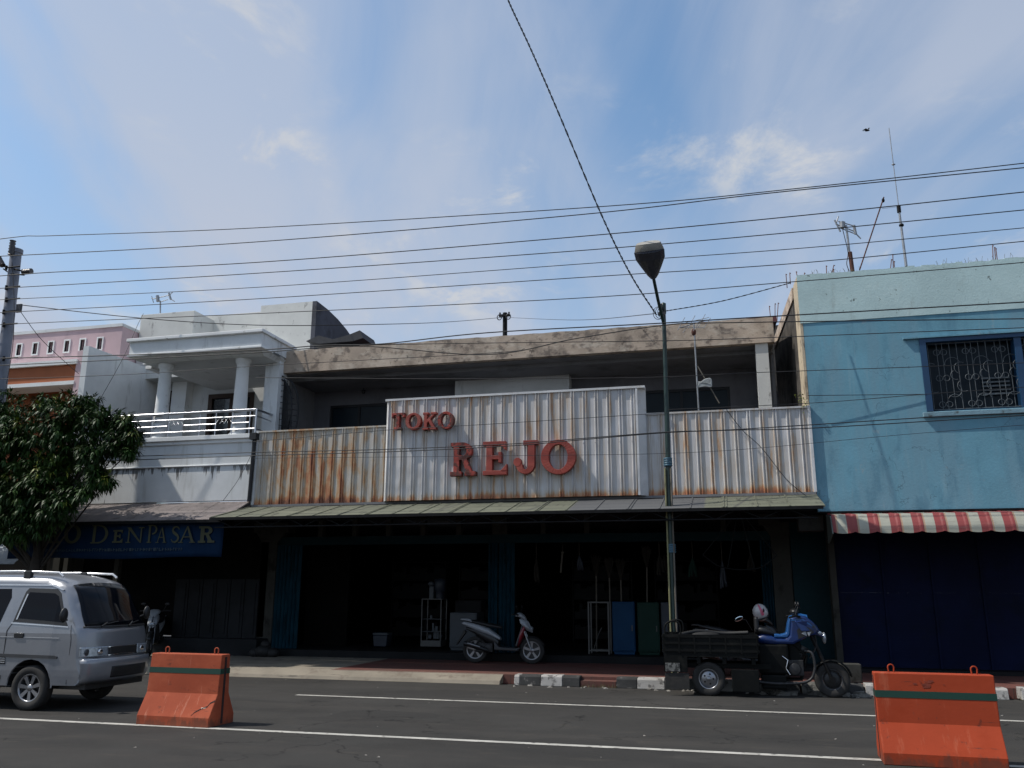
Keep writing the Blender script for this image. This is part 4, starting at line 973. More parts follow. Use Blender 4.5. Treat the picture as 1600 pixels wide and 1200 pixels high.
# ================================================================== concrete barriers on the lane line
def barrier(label, loc, rz, L, m, crack=False):
    t = thing('road_barrier', label, 'barrier', loc, rz, 'orange concrete barriers standing on the lane line')
    prof = [(-.26,0),(-.26,.11),(-.115,.37),(-.085,.83),(.085,.83),(.115,.37),(.26,.11),(.26,0)]
    b = MB(); b.prism(prof, 'x', -L/2, L/2); b.build('body', m, t, False, bevel=.008)
    def hw(z): return .115-(z-.37)/.46*.03
    b = MB(); z0, z1 = .60, .665
    for sg in (-1, 1):
        b.add([(-L/2-.003, sg*(hw(z0)+.003), z0), (L/2+.003, sg*(hw(z0)+.003), z0), (L/2+.003, sg*(hw(z1)+.003), z1), (-L/2-.003, sg*(hw(z1)+.003), z1)], [(0,1,2,3)])
        b.add([(sg*(L/2+.003), -hw(z0)-.003, z0), (sg*(L/2+.003), hw(z0)+.003, z0), (sg*(L/2+.003), hw(z1)+.003, z1), (sg*(L/2+.003), -hw(z1)-.003, z1)], [(0,1,2,3)])
    b.build('stripe', 'barrier_green', t, False, fix=False)
    for x in (-L*.34, L*.36):
        b = MB(); b.tube([(x-.02,0,.80)]+[(x-.028*cos(a), 0, .875+.03*sin(a)) for a in [pi*k/8 for k in range(9)]]+[(x+.02,0,.80)], .0075, 6); b.build('lifting_loop', m, t, False)
    # moulded joint grooves in the ends
    b = MB()
    for sg in (-1, 1): b.box(sg*(L/2+.002)-.002, sg*(L/2+.002)+.002, -.02, .02, .02, .80)
    b.build('end_groove', 'crack_dark', t, False)
    if crack:
        b = MB(); pts = [(L/2-.0, .30), (L/2-.06, .27), (L/2-.08, .235), (L/2-.17, .20), (L/2-.23, .165), (L/2-.26, .13)]
        def on(x, z): return (x, -(.26-(z-.11)/.26*.145)-.004, z)
        for i in range(len(pts)-1):
            (a, c), (d, e) = pts[i], pts[i+1]; w = .010-.0012*i
            b.add([on(a, c+w), on(d, e+w*.8), on(d, e-w*.6), on(a, c-w)], [(0,1,2,3)])
        b.build('crack', 'crack_dark', t, False, fix=False)
        b = MB(); b.add([on(L/2-.15,.205), on(L/2-.10,.215), on(L/2-.09,.225), on(L/2-.16,.222)], [(0,1,2,3)]); b.build('chip', 'chip_white', t, False, fix=False)
    return t
p0, p1 = G(212, 1132), G(325, 1138)
a = atan2(p1.y-p0.y, p1.x-p0.x)+.0
dirv = Vector((cos(a), sin(a), 0)); nrm = Vector((-sin(a), cos(a), 0)); L1 = (p1-p0).length
c = (p0+p1)/2+nrm*.26
barrier('faded orange barrier with a cracked lower corner beside the van', (c.x, c.y, 0), a, L1, 'barrier_faded', True)
p0, p1 = G(1380, 1194), G(1562, 1206)
a = atan2(p1.y-p0.y, p1.x-p0.x); a = .0; L2 = 1.08
barrier('bright orange barrier at the right with a dark smudge above its green stripe', (1.32+L2/2, 9.66, 0), -.035, L2, 'barrier_orange')
b = MB(); q = Vector((1.32+L2*.5, 9.66, 0)); rr = random.Random(9)
bar2 = [o for o in COL.objects if o.name.startswith('road_barrier')][-1]
for _ in range(26):
    x, z = rr.gauss(-.07, .045), rr.gauss(.735, .03); w = rr.uniform(.008, .03)
    y = -(.115-(z-.37)/.46*.03)-.0035
    b.add([(x-w, y, z-w*.3), (x+w, y, z-w*.3), (x+w*.8, y-.0002, z+w*.3), (x-w*.7, y-.0002, z+w*.35)], [(0,1,2,3)])
mat('smudge', (.22, .04, .02), .8, 0, .3, 9)
b.build('smudge', 'smudge', bar2, False, fix=False)

# ================================================================== silver van
VAN = thing('parked_van', 'silver minivan with dark windows and alloy wheels at the left edge', 'van', (-9.46, 11.10, 0), 0)
VW = .745; XFR = .90; XRE = -2.95
def van_def(v):
    x, y, z = v
    if z > 1.35: z += .055*(1-(y/VW)**2)*min(1, (z-1.35)/.35)
    s = 1 if y > 0 else -1; ay = abs(y)
    if z > 1.02: # tumblehome
        t = (z-1.02)/.8; y -= s*.15*t**1.25*min(1, ay/VW)
    if z < .5: y -= s*.02*(.5-z)/.3*min(1, ay/VW)
    f = max(0, min(1, (x-.25)/.65)); x -= (.13+.08*max(0, min(1, (z-.95)/.3)))*f*(ay/VW)**2.2
    if x > .3: y -= s*.04*f*(ay/VW)
    return (x, y, z)
def cut_deform(o, zs=None, xs=None):
    me = o.data; bm = bmesh.new(); bm.from_mesh(me)
    for z in (zs or [.3+.08*i for i in range(20)]):
        bmesh.ops.bisect_plane(bm, geom=bm.verts[:]+bm.edges[:]+bm.faces[:], plane_co=(0,0,z), plane_no=(0,0,1))
    for x in (xs or [.1, .2, .3, .4, .5, .6, .7, .8]):
        bmesh.ops.bisect_plane(bm, geom=bm.verts[:]+bm.edges[:]+bm.faces[:], plane_co=(x,0,0), plane_no=(1,0,0))
    for v in bm.verts: v.co = van_def(v.co)
    bmesh.ops.recalc_face_normals(bm, faces=bm.faces); bm.to_mesh(me); bm.free()
def arch(cx, r, z0, a0, a1, n=10): return [(cx+r*cos(a0+(a1-a0)*i/n), .30+r*sin(a0+(a1-a0)*i/n)) for i in range(n+1)]
WB = -2.02
sil = [(.80,.34),(.88,.38),(.90,.48),(.905,.62),(.90,.66),(.885,.70),(.875,.84),(.86,.98),(.845,1.10),(.75,1.25),(.63,1.42),(.50,1.57),(.38,1.66),(.22,1.72),(0,1.775),(-.5,1.80),(-1.5,1.81),(-2.5,1.79),(-2.80,1.74),(-2.90,1.60),(-2.95,1.1),(-2.95,.42),(-2.90,.34)]
sil += [(WB-.40,.30)]+arch(WB, .38, 0, pi, 0)[0:]+[(WB+.40,.30)]
sil += [(-.36,.32)]+arch(0, .375, 0, pi, 0)+[(.40,.34)]
def inset(poly, d):
    n = len(poly); out = []
    for i in range(n):
        x0, y0 = poly[i-1]; x1, y1 = poly[i]; x2, y2 = poly[(i+1) % n]
        d1 = Vector((x1-x0, y1-y0)); d2 = Vector((x2-x1, y2-y1))
        if d1.length < 1e-6: d1 = d2.copy()
        if d2.length < 1e-6: d2 = d1.copy()
        n1 = Vector((-d1.y, d1.x)).normalized(); n2 = Vector((-d2.y, d2.x)).normalized(); nn = (n1+n2)
        nn = nn.normalized() if nn.length > 1e-6 else n1
        out.append((x1+nn.x*d, y1+nn.y*d))
    return out
b = MB(); n = len(sil); R_ = .12
levels = [(-VW, R_), (-VW+R_*.3, R_*.30), (-VW+R_, 0), (-.4, 0), (0, 0), (.4, 0), (VW-R_, 0), (VW-R_*.3, R_*.30), (VW, R_)]
vs = []
for (y, d) in levels:
    pl_ = inset(sil, d*.7)
    # only round the top and front, keep the sill and arches
    pl_ = [q if s_[1] > .60 and not (s_[1] < .72 and s_[0] < .6) else s_ for q, s_ in zip(pl_, sil)]
    vs += [(q[0], y, q[1]) for q in pl_]
fs = []
for k in range(len(levels)-1):
    for i in range(n): fs.append((k*n+i, k*n+(i+1) % n, (k+1)*n+(i+1) % n, (k+1)*n+i))
b.add(vs, fs, True); b.add(vs[:n], [list(range(n))]); b.add(vs[-n:], [list(range(n))[::-1]])
bd = b.build('body', 'van_silver', VAN, False, weld=True); cut_deform(bd)
def side_panel(name, poly, m, off=.004, side=-1, th=.004, par=None, z_extra=()):
    b = MB(); y0 = side*(VW+off); y1 = side*(VW+off-th)
    b.prism(poly, 'y', y0, y1); o = b.build(name, m, par or VAN, False); cut_deform(o, zs=[.9+.05*i for i in range(18)]); return o
for sd in (-1, 1):
    side_panel('door_window', [(-.40,1.17),(.60,1.12),(.50,1.26),(.30,1.56),(.20,1.62),(-.28,1.63),(-.32,1.58)], 'van_black', .003, sd)
    g_ = side_panel('pane', [(-.335,1.22),(.50,1.17),(.40,1.32),(.26,1.52),(.18,1.56),(-.25,1.575)], 'van_glass', .006, sd)
    side_panel('rear_window', [(-1.5,1.16),(-.62,1.16),(-.54,1.5),(-.58,1.62),(-1.48,1.62)], 'van_glass', .004, sd)
    side_panel('rear_window', [(-2.7,1.16),(-1.62,1.16),(-1.62,1.62),(-2.6,1.62)], 'van_glass', .004, sd)
    side_panel('belt_trim', [(-.42,1.145),(.62,1.10),(.62,1.115),(-.42,1.16)], 'van_bright', .009, sd)
    side_panel('window_trim', [(-.355,1.20),(-.335,1.20),(-.262,1.55),(-.282,1.55)], 'van_bright', .009, sd)
    side_panel('waist_line', [(-2.8,.975),(.45,.955),(.45,.964),(-2.8,.985)], 'van_bright', .006, sd)
    side_panel('rubbing_strip', [(-2.6,.72),(.45,.69),(.46,.715),(.40,.73),(-2.6,.765)], 'plastic_grey', .016, sd, .016)
    for seam in ([(-.48,.40),(-.47,.40),(-.46,1.05),(-.36,1.22),(-.37,1.22),(-.475,1.05)], [(.665,.36),(.673,.36),(.678,.9),(.675,1.13),(.667,1.13),(.670,.9)]):
        side_panel('door_seam', seam, 'van_black', .003, sd)
    side_panel('drip_rail', [(-2.8,1.675),(.1,1.665),(.33,1.60),(.345,1.61),(.11,1.68),(-2.8,1.69)], 'van_bright', .012, sd, .02)
    side_panel('vent', [(-.75,.60),(-.42,.60),(-.44,.70),(-.75,.70)], 'van_black', .004, sd)
    for k in range(3): side_panel('vent_slat', [(-.75,.62+.028*k),(-.43,.62+.028*k),(-.43,.63+.028*k),(-.75,.63+.028*k)], 'van_bright', .010, sd)
    b = MB(); y = sd*(VW+.018); b.box(-.33, -.17, min(y, sd*VW), max(y, sd*VW), .955, 1.02); h = b.build('door_handle', 'plastic_black', VAN, False, bevel=.01)
    b = MB(); b.tube([(.50, sd*(VW-.01), 1.20), (.55, sd*(VW+.10), 1.24)], .012, 6); b.ell((.56, sd*(VW+.13), 1.27), (.035, .07, .10), 12, 8); b.build('mirror', 'van_black', VAN, False)
    b = MB(); b.tube(smoothpath([(-2.6, sd*.56, 1.80), (-2.5, sd*.56, 1.845), (-.7, sd*.56, 1.865), (-.45, sd*.56, 1.86)]), .018, 8); b.tube([(-.36, sd*.56, 1.86), (.12, sd*.56, 1.845), (.2, sd*.56, 1.79)], .018, 8)
    rk = b.build('roof_rail', 'van_bright', VAN, False)
    b = MB(); b.box(-.46, -.34, sd*.56-.03, sd*.56+.03, 1.76, 1.875); b.build('rail_foot', 'van_black', rk, False, bevel=.01)
# windscreen following the front surface
def front_pt(y, z, off):
    pts = [(q[1], q[0]) for q in sil[:15]]
    x = None
    for (za, xa), (zb2_, xb) in zip(pts, pts[1:]):
        if za <= z <= zb2_: x = xa+(xb-xa)*((z-za)/(zb2_-za) if zb2_ > za else 0); break
    ay = abs(y); d = 0
    if ay > VW-R_: d = R_*.7*(1-sqrt(max(0, 1-((ay-(VW-R_))/R_)**2)))
    return van_def((x-d+off, y, z+off*.3))
def front_patch(name, outline, m, off, th=.006, par=None, nz=8, ny=16):
    """outline: function v(0..1) -> (z, yleft, yright)"""
    vs = []; fs = []
    for j in range(nz+1):
        z, ya, yb = outline(j/nz)
        for i in range(ny+1): vs.append(front_pt(ya+(yb-ya)*i/ny, z, off))
    for j in range(nz):
        for i in range(ny): fs.append((j*(ny+1)+i, j*(ny+1)+i+1, (j+1)*(ny+1)+i+1, (j+1)*(ny+1)+i))
    b = MB(); b.add(vs, fs, True); o = b.build(name, m, par or VAN, False, fix=False); md = o.modifiers.new('s', 'SOLIDIFY'); md.thickness = th; md.offset = 0; return o
ws = front_patch('windscreen', lambda v: (1.115+v*.545, -.665+.03*v, .665-.03*v), 'van_glass', .006)
front_patch('windscreen_seal', lambda v: (1.095+v*.02, -.69, .69), 'van_black', .008)
front_patch('bumper', lambda v: (.36+v*.30, -.74+.02*(1-v), .74-.02*(1-v)), 'van_silver', .035, .05, nz=6)
front_patch('bumper_lip', lambda v: (.635+v*.03, -.73, .73), 'van_bright', .045, .012)
front_patch('bumper_intake', lambda v: (.40+v*.15, -.30, .52), 'van_black', .064)
front_patch('grille', lambda v: (.72+v*.10, -.30, .30), 'van_black', .012)
front_patch('grille_surround', lambda v: (.818+v*.012, -.32, .32), 'chrome', .016)
front_patch('grille_surround', lambda v: (.708+v*.012, -.32, .32), 'chrome', .016)
for sg in (-1, 1):
    front_patch('headlight', (lambda s: (lambda v: (.70+v*.135, *( (-.735, -.325) if s < 0 else (.325, .735)))))(sg), 'lens_clear', .014)
    q = front_pt(sg*.46, .765, .02); b = MB(); b.ell(q, (.012, .05, .04), 12, 8); b.build('bulb', 'chrome', VAN, False)
    q = front_pt(sg*.66, .765, .02); b = MB(); b.ell(q, (.010, .05, .045), 12, 8); b.build('indicator', 'plastic_grey', VAN, False)
    a0 = front_pt(sg*.1+.18, 1.11, .03); a1 = front_pt(sg*.1+.45-.9*(sg < 0)*0, 1.17, .03)
for (y0_, y1_) in ((-.45, -.12), (.10, .42)):
    b = MB(); b.tube([front_pt(y0_, 1.10, .03), front_pt(y0_+.12, 1.15, .03)], .01, 6); b.tube([front_pt(y0_+.02, 1.12, .03), front_pt(y1_, 1.16, .03)], .007, 5); b.build('wiper', 'van_black', VAN, False)
b = MB(); b.box(.945, .955, -.1, .34, .43, .54); b.build('number_plate', 'van_black', VAN, False)
b = MB(); b.box(-2.8, .80, -.60, .60, .28, .42); b.build('underbody', 'van_black', VAN, False)
b = MB() # seats and dash behind the windscreen
def wheel(parent, loc, r, w, rim_r, m_rim='alloy', spokes=7, ax='y', side=-1, name='wheel'):
    t = MB(); k = w/2; x, y, z = loc
    prof = [(rim_r, -k*.75), (rim_r+.012, -k*.95), (r*.90, -k), (r*.975, -k*.8), (r, -k*.5), (r, k*.5), (r*.975, k*.8), (r*.90, k), (rim_r+.012, k*.95), (rim_r, k*.75)]
    t.lathe(prof, loc, 'y', 36); ty = t.build(name, 'tyre', parent, False)
    f = side; b = MB()
    b.lathe([(rim_r, -k*.75), (rim_r, k*.75)], loc, 'y', 36); b.lathe([(rim_r*1.0, f*k*.78), (rim_r*.93, f*k*.80), (rim_r*.88, f*k*.55), (rim_r*.86, -f*k*.6)], loc, 'y', 36)
    b.lathe([(0, f*k*.72), (rim_r*.2, f*k*.72), (rim_r*.26, f*k*.55), (rim_r*.28, f*k*.2)], loc, 'y', 20)
    for i in range(spokes):
        a = 2*pi*i/spokes+.3; w0, w1 = rim_r*.10, rim_r*.15
        c, s_ = cos(a), sin(a)
        def pt(rr, ww, yy): return (x+rr*c-ww*s_, yy, z+rr*s_+ww*c)
        y0 = y+f*k*.62; y1 = y+f*k*.35; y2 = y+f*k*.70; y3 = y+f*k*.40
        b.hexa(pt(rim_r*.2, -w0, y1), pt(rim_r*.9, -w1, y3), pt(rim_r*.9, w1, y3), pt(rim_r*.2, w0, y1), pt(rim_r*.2, -w0, y0), pt(rim_r*.9, -w1, y2), pt(rim_r*.9, w1, y2), pt(rim_r*.2, w0, y0))
    b.build('rim', m_rim, ty, False)
    b = MB(); b.lathe([(0, f*k*.1), (rim_r*.86, f*k*.1)], loc, 'y', 24); b.build('brake_disc', 'plastic_black', ty, False)
    return ty
for (x, y, s_) in ((0, -.655, -1), (0, .60, 1), (WB, -.655, -1), (WB, .60, 1)): wheel(VAN, (x, y, .295), .295, .17, .185, 'alloy', 7, side=s_)
for (x, sd) in ((0, -1), (0, 1), (WB, -1), (WB, 1)):
    b = MB(); b.lathe([(.372, sd*(VW-.03)), (.372, sd*.45), (0, sd*.45)], (x, 0, .30), 'y', 24, a0=-.1 if False else 0, a1=2*pi); 
    b.v = [(vx, vy, max(vz, .30)) for vx, vy, vz in b.v]; b.build('wheel_arch', 'van_black', VAN, False)

# ================================================================== motor scooters
def scooter(label, loc, rz, body='plastic_white', accent='plastic_red', low='plastic_grey', grp='parked motor scooters', lean=0.):
    t = thing('motor_scooter', label, 'scooter', loc, rz, grp)
    t.rotation_euler = (lean, 0, rz)
    r = .265; xr_, xf = -.60, .62
    wheel(t, (xr_, 0, r), r, .085, .185, 'alloy', 5, side=-1); wheel(t, (xf, 0, r), r, .075, .185, 'alloy', 5, side=-1)
    def hull(name, secs, m, n=14, bev=None):
        """secs: (x, z, half width, half height) lofted ellipses"""
        vs = []; fs = []
        for (x, z, w, h) in secs:
            for k in range(n):
                a = 2*pi*k/n; cx = abs(cos(a))**.7*(1 if cos(a) >= 0 else -1); sx = abs(sin(a))**.8*(1 if sin(a) >= 0 else -1)
                vs.append((x+(.0), w*cx, z+h*sx))
        for i in range(len(secs)-1):
            for k in range(n): fs.append((i*n+k, i*n+(k+1) % n, (i+1)*n+(k+1) % n, (i+1)*n+k))
        b = MB(); b.add(vs, fs, True); b.add(vs[:n], [list(range(n))], True); b.add(vs[-n:], [list(range(n))], True); return b.build(name, m, t, False)
    hull('tail_cowl', [(-.90,.80,.03,.015),(-.84,.795,.08,.04),(-.70,.76,.11,.06),(-.50,.70,.135,.075),(-.30,.63,.13,.075),(-.14,.545,.11,.05),(-.05,.49,.09,.03)], body)
    hull('under_cowl', [(-.80,.70,.06,.03),(-.60,.64,.10,.06),(-.40,.55,.11,.11),(-.20,.47,.11,.12),(-.08,.40,.10,.08)], 'plastic_black')
    hull('seat', [(-.78,.845,.07,.02),(-.66,.84,.11,.035),(-.45,.80,.125,.045),(-.30,.765,.12,.04),(-.15,.745,.11,.04),(-.02,.72,.07,.03)], 'seat_vinyl')
    b = MB(); b.tube(smoothpath([(-.66,.10,.84),(-.80,.10,.875),(-.90,.06,.88),(-.92,0,.88),(-.90,-.06,.88),(-.80,-.10,.875),(-.66,-.10,.84)]), .014, 8); b.build('grab_rail', body, t, False)
    b = MB(); b.prism([(-.16,.27),(.34,.25),(.40,.33),(.30,.31),(-.05,.33),(-.16,.45)], 'y', -.155, .155); b.build('floor_board', low, t, False, bevel=.02)
    # leg shield and front apron
    b = MB(); 
    for sgn in (-1, 1):
        b.hexa((.24,0,.30),(.30,sgn*.17,.36),(.33,sgn*.17,.36),(.34,0,.30),(.46,0,.86),(.44,sgn*.08,.84),(.47,sgn*.08,.84),(.52,0,.86))
    b.build('leg_shield', low, t, False, bevel=.012)
    hull('front_apron', [(.34,.42,.12,.10),(.40,.56,.15,.12),(.45,.66,.13,.10),(.48,.74,.09,.06)], accent)
    b = MB() # side fairing: beak from the handlebar to the nose
    for sgn in (-1, 1):
        b.hexa((.50,sgn*.01,.66),(.40,sgn*.13,.80),(.36,sgn*.11,.90),(.44,sgn*.01,.94),(.66,sgn*.01,.60),(.60,sgn*.11,.70),(.50,sgn*.09,.84),(.56,sgn*.01,.84))
    b.build('front_cowl', body, t, False, bevel=.02)
    hull('handlebar_cowl', [(.28,.97,.06,.03),(.34,.985,.12,.05),(.40,.97,.13,.05),(.46,.93,.10,.04),(.50,.89,.05,.02)], body)
    b = MB(); b.ell((.62,0,.70), (.03,.075,.05), 12, 8); b.build('headlight', 'lens_clear', t, False)
    for sgn in (-1, 1):
        b = MB(); b.tube([(.36, sgn*.09, .98), (.31, sgn*.22, 1.0), (.26, sgn*.34, .99)], .016, 8); b.build('handle_grip', 'plastic_black', t, False)
        b = MB(); b.tube([(.34, sgn*.18, 1.0), (.36, sgn*.24, 1.12)], .006, 6); b.ell((.35, sgn*.26, 1.15), (.015, .055, .035), 12, 8); b.build('mirror', 'plastic_black', t, False)
        b = MB(); b.tube([(.46, sgn*.06, .66), (xf+.0, sgn*.065, r)], .017, 8); b.build('fork_leg', 'alloy', t, False)
        b = MB(); b.tube([(-.48, sgn*.10, .50), (xr_, sgn*.085, r+.02)], .02, 8); b.build('shock_absorber', 'engine', t, False)
    b = MB(); k = 10; vs = []; fs = []
    for i in range(k+1):
        a = radians(20+i*13)
        for yy in (-.055, 0, .055): vs.append((xf+(r+.03-(.012 if yy else 0))*cos(a), yy, r+(r+.03-(.012 if yy else 0))*sin(a)))
    for i in range(k):
        for j in range(2): fs.append((i*3+j, i*3+j+1, (i+1)*3+j+1, (i+1)*3+j))
    b.add(vs, fs, True); o = b.build('front_fender', 'plastic_black', t, False, fix=False); md = o.modifiers.new('s', 'SOLIDIFY'); md.thickness = .006
    b = MB(); b.hexa((-.80,-.06,.62),(-.80,.06,.62),(-.84,.06,.66),(-.84,-.06,.66),(-1.0,-.05,.36),(-1.0,.05,.36),(-1.012,.05,.365),(-1.012,-.05,.365)); b.build('rear_fender', 'plastic_black', t, False)
    b = MB(); b.tube([(-.30,-.13,.26),(-.42,-.15,.30),(-.80,-.17,.40)], [.03,.045,.05], 12); ex = b.build('exhaust', 'plastic_black', t, False)
    b = MB(); b.tube([(-.45,-.195,.33),(-.72,-.215,.405)], .02, 6); b.build('heat_shield', 'alloy', ex, False)
    b = MB(); b.box(-.58, -.20, -.10, .10, .22, .40); b.lathe([(0,-.11),(.085,-.11),(.085,.09),(0,.09)], (-.30,0,.30), 'y', 18); b.build('engine', 'engine', t, False, bevel=.015)
    b = MB(); b.tube([(-.22,.10,.24),(-.28,.2,.02)], .012, 6); b.build('side_stand', 'plastic_black', t, False)
    return t
g0 = G(785, 1036, ZP)
scooter('white automatic scooter with red front apron in front of the blue folding shutters', (-4.76, 18.12, ZP), .02)
scooter('dark scooter mostly hidden behind the cargo bed with a helmet on its handlebar', (.15, 16.45, ZP), .0, 'plastic_black', 'plastic_black', 'plastic_black')
scooter('scooter with pale front fairing in the dark left shop front facing the street', (P(243, 985, 18.0).x-.15, 18.0+.2, ZP), radians(-62), 'plastic_white', 'plastic_black', 'plastic_black')
# helmet on the hidden scooter's bars
hp = P(1188, 957, 16.3)
HL = thing('helmet', 'white open face helmet with pink stripe hung above the cargo trike', 'helmet', tuple(hp))
b = MB(); s_ = .155; b.ell((0,0,0), (s_*.86, s_*.80, s_), 24, 16); b.build('shell', 'helmet_white', HL, False)
HL.rotation_euler = (.15, -.35, .2)
b = MB()
vs = []; fs = []
for i in range(13):
    a = radians(-10+i*14)
    for w in (-.030, .03): vs.append(((s_*.86+.003)*cos(a)*0.99, w-.05, (s_+.003)*sin(a)*.99))
vs = [(x, -sqrt(max(0, 1-(x/(s_*.87))**2-(z/(s_*1.01))**2))*s_*.82 if False else y, z) for x, y, z in vs]
for i in range(12): fs.append((i*2, i*2+1, i*2+3, i*2+2))
mat('helmet_pink', (.50, .10, .16), .3)
# stripe patches wrapped on the near side of the shell
b = MB(); vs = []; fs = []
for i in range(11):
    for j in range(3):
        th = radians(12+i*9); ph = radians(-100+j*11)
        vs.append((1.012*s_*.86*sin(th)*cos(ph), 1.012*s_*.80*sin(th)*sin(ph), 1.012*s_*cos(th)))
for i in range(10):
    for j in range(2): fs.append((i*3+j, i*3+j+1, (i+1)*3+j+1, (i+1)*3+j))
b.add(vs, fs, True); b.build('stripe', 'helmet_pink', HL, False, fix=False)
b = MB(); b.lathe([(s_*.80, -.10), (s_*.84, -.085), (s_*.80, -.07)], (0,0,0), 'z', 20); b.build('rim', 'plastic_black', HL, False)

# ================================================================== cargo trike
TK = thing('cargo_trike', 'black three wheeled motorcycle with open cargo bed and bright blue fairing', 'cargo trike', (0, 15.08, 0))
ty = 0
for (x, y, s_) in ((-.46, -.33, -1), (-.46, .30, 1)): 
    w_ = wheel(TK, (x, y, .26), .26, .13, .155, 'alloy', 0, side=s_)
    b = MB(); b.lathe([(0, s_*.035), (.10, s_*.035), (.13, s_*.01)], (x, y, .26), 'y', 24); b.build('hub_plate', 'alloy', w_, False)
    for k in range(5): 
        a = 2*pi*k/5; b = MB(); b.lathe([(.016, s_*.037), (0, s_*.038)], (x+.075*cos(a), y, .26+.075*sin(a)), 'y', 8); b.build('hole', 'plastic_black', w_, False)
w_ = wheel(TK, (1.44, -.04, .27), .27, .12, .16, 'plastic_grey', 0, side=-1)
b = MB(); b.lathe([(0, -.035), (.06, -.04), (.10, -.03), (.13, -.01)], (1.44, -.04, .27), 'y', 24); b.build('hub_plate', 'engine', w_, False)
bw_ = .47; bz0, bz1 = .60, .945; bx0_, bx1_ = -1.14, .32
b = MB(); b.box(bx0_, bx1_, -bw_, bw_, bz0, bz0+.05)
b.build('bed_floor', 'bed_black', TK, False)
def bedwall(x0, x1, y0, y1):
    b = MB(); b.box(x0, x1, y0, y1, bz0+.05, bz1)
    lx = abs(x1-x0) > abs(y1-y0)
    for z in (bz0+.09, bz0+.20, bz1-.04):
        if lx: b.box(x0, x1, y0-.014, y0, z-.014, z+.014); b.box(x0, x1, y1, y1+.014, z-.014, z+.014)
        else: b.box(x0-.014, x0, y0, y1, z-.014, z+.014); b.box(x1, x1+.014, y0, y1, z-.014, z+.014)
    if lx:
        for k in range(7): xx = x0+(x1-x0)*k/6; b.box(max(x0, xx-.012), min(x1, xx+.012), y0-.017, y0-.014, bz0+.05, bz1)
    b.build('bed_side', 'bed_black', TK, False, bevel=.004)
bedwall(bx0_, bx1_, -bw_-.0, -bw_+.02); bedwall(bx0_, bx1_, bw_-.02, bw_); bedwall(bx0_-.02, bx0_-.001, -bw_, bw_); bedwall(bx1_+.001, bx1_+.02, -bw_, bw_)
for z_, (yy) in ((0, -.40), (0, .40)):
    b = MB(); b.tube(smoothpath([(bx0_+.02, yy, bz1-.02), (bx0_+.02, yy, bz1+.12), (bx0_+.09, yy, bz1+.19), (bx0_+.22, yy, bz1+.19), (bx0_+.27, yy, bz1+.12), (bx0_+.27, yy, bz1-.02)], 6), .014, 8); b.tube([(bx0_+.13, yy, bz1+.17), (bx0_+.14, yy, bz1-.02)], .012, 6); b.build('hoop_rail', 'bed_black', TK, False)
b = MB(); b.box(bx0_, bx1_+.2, -.30, -.24, .42, .50); b.box(bx0_, bx1_+.2, .24, .30, .42, .50); b.box(-.52, -.40, -.33, .33, .22, .30)
for x in (-1.0, -.6, -.2, .25): b.box(x-.03, x+.03, -.45, .45, .50, .60)
b.box(bx0_-.01, -.80, -.46, -.40, .36, .62)
b.build('chassis', 'bed_black', TK, False)
b = MB(); b.box(bx0_, -.78, -.47, -.46, .36, .60); b.build('side_board', 'bed_black', TK, False)
b = MB(); b.box(bx0_+.01, -.90, -.478, -.471, .37, .50); b.build('mud_plate', 'mud_plate', TK, False)
b = MB(); b.box(bx0_-.0, -.76, -.46, -.44, .10, .345); b.build('mud_flap', 'tyre', TK, False)
b = MB(); b.box(-.10, .32, -.44, -.38, .08, .42); b.build('tool_box', 'bed_black', TK, False, bevel=.01)
b = MB(); b.box(.33, .80, -.19, .19, .34, .80); b.box(.80, 1.0, -.10, .10, .50, .85); b.build('battery_cover', 'bed_black', TK, False, bevel=.03); b = MB(); b.box(.36, .74, -.20, .20, .12, .33); b.build('lower_frame', 'bed_black', TK, False, bevel=.02)
b = MB(); b.tube(smoothpath([(-.9,-.2,bz1-.02),(-.6,.0,bz1+.03),(-.2,.1,bz1+.0),(.2,.0,bz1+.02)]), .03, 8); b.ell((-.55,.1,bz1-.03), (.3,.25,.06), 14, 8); b.build('folded_tarpaulin', 'sack_black', TK, False)
# saddle, tank, fairing
def thull(name, secs, m, n=16):
    vs = []; fs = []
    for (x, y, z, w, h) in secs:
        for k in range(n):
            a = 2*pi*k/n; cx = abs(cos(a))**.75*(1 if cos(a) >= 0 else -1); sx = abs(sin(a))**.75*(1 if sin(a) >= 0 else -1)
            vs.append((x, y+w*cx, z+h*sx))
    for i in range(len(secs)-1):
        for k in range(n): fs.append((i*n+k, i*n+(k+1) % n, (i+1)*n+(k+1) % n, (i+1)*n+k))
    b = MB(); b.add(vs, fs, True); b.add(vs[:n], [list(range(n))], True); b.add(vs[-n:], [list(range(n))], True); return b.build(name, m, TK, False)
thull('seat', [(.30,0,1.00,.12,.05),(.36,0,1.02,.20,.07),(.46,0,1.0,.20,.07),(.56,0,.97,.15,.05),(.62,0,.95,.10,.03)], 'seat_vinyl')
b = MB(); b.box(.30, .37, -.2, .2, 1.0, 1.22); b.build('backrest', 'seat_vinyl', TK, False, bevel=.03)
thull('side_cover', [(.32,0,.86,.16,.06),(.42,0,.88,.20,.10),(.55,0,.86,.20,.09),(.66,0,.83,.17,.05)], 'trike_blue')
b = MB(); b.prism([(.60,.90),(.60,.96),(.70,.945),(.79,.97),(.82,1.12),(.855,1.225),(.885,1.215),(.86,1.08),(.84,.95),(.80,.90)], 'y', -.16, .16); b.build('tank', 'trike_sky', TK, False, bevel=.02)
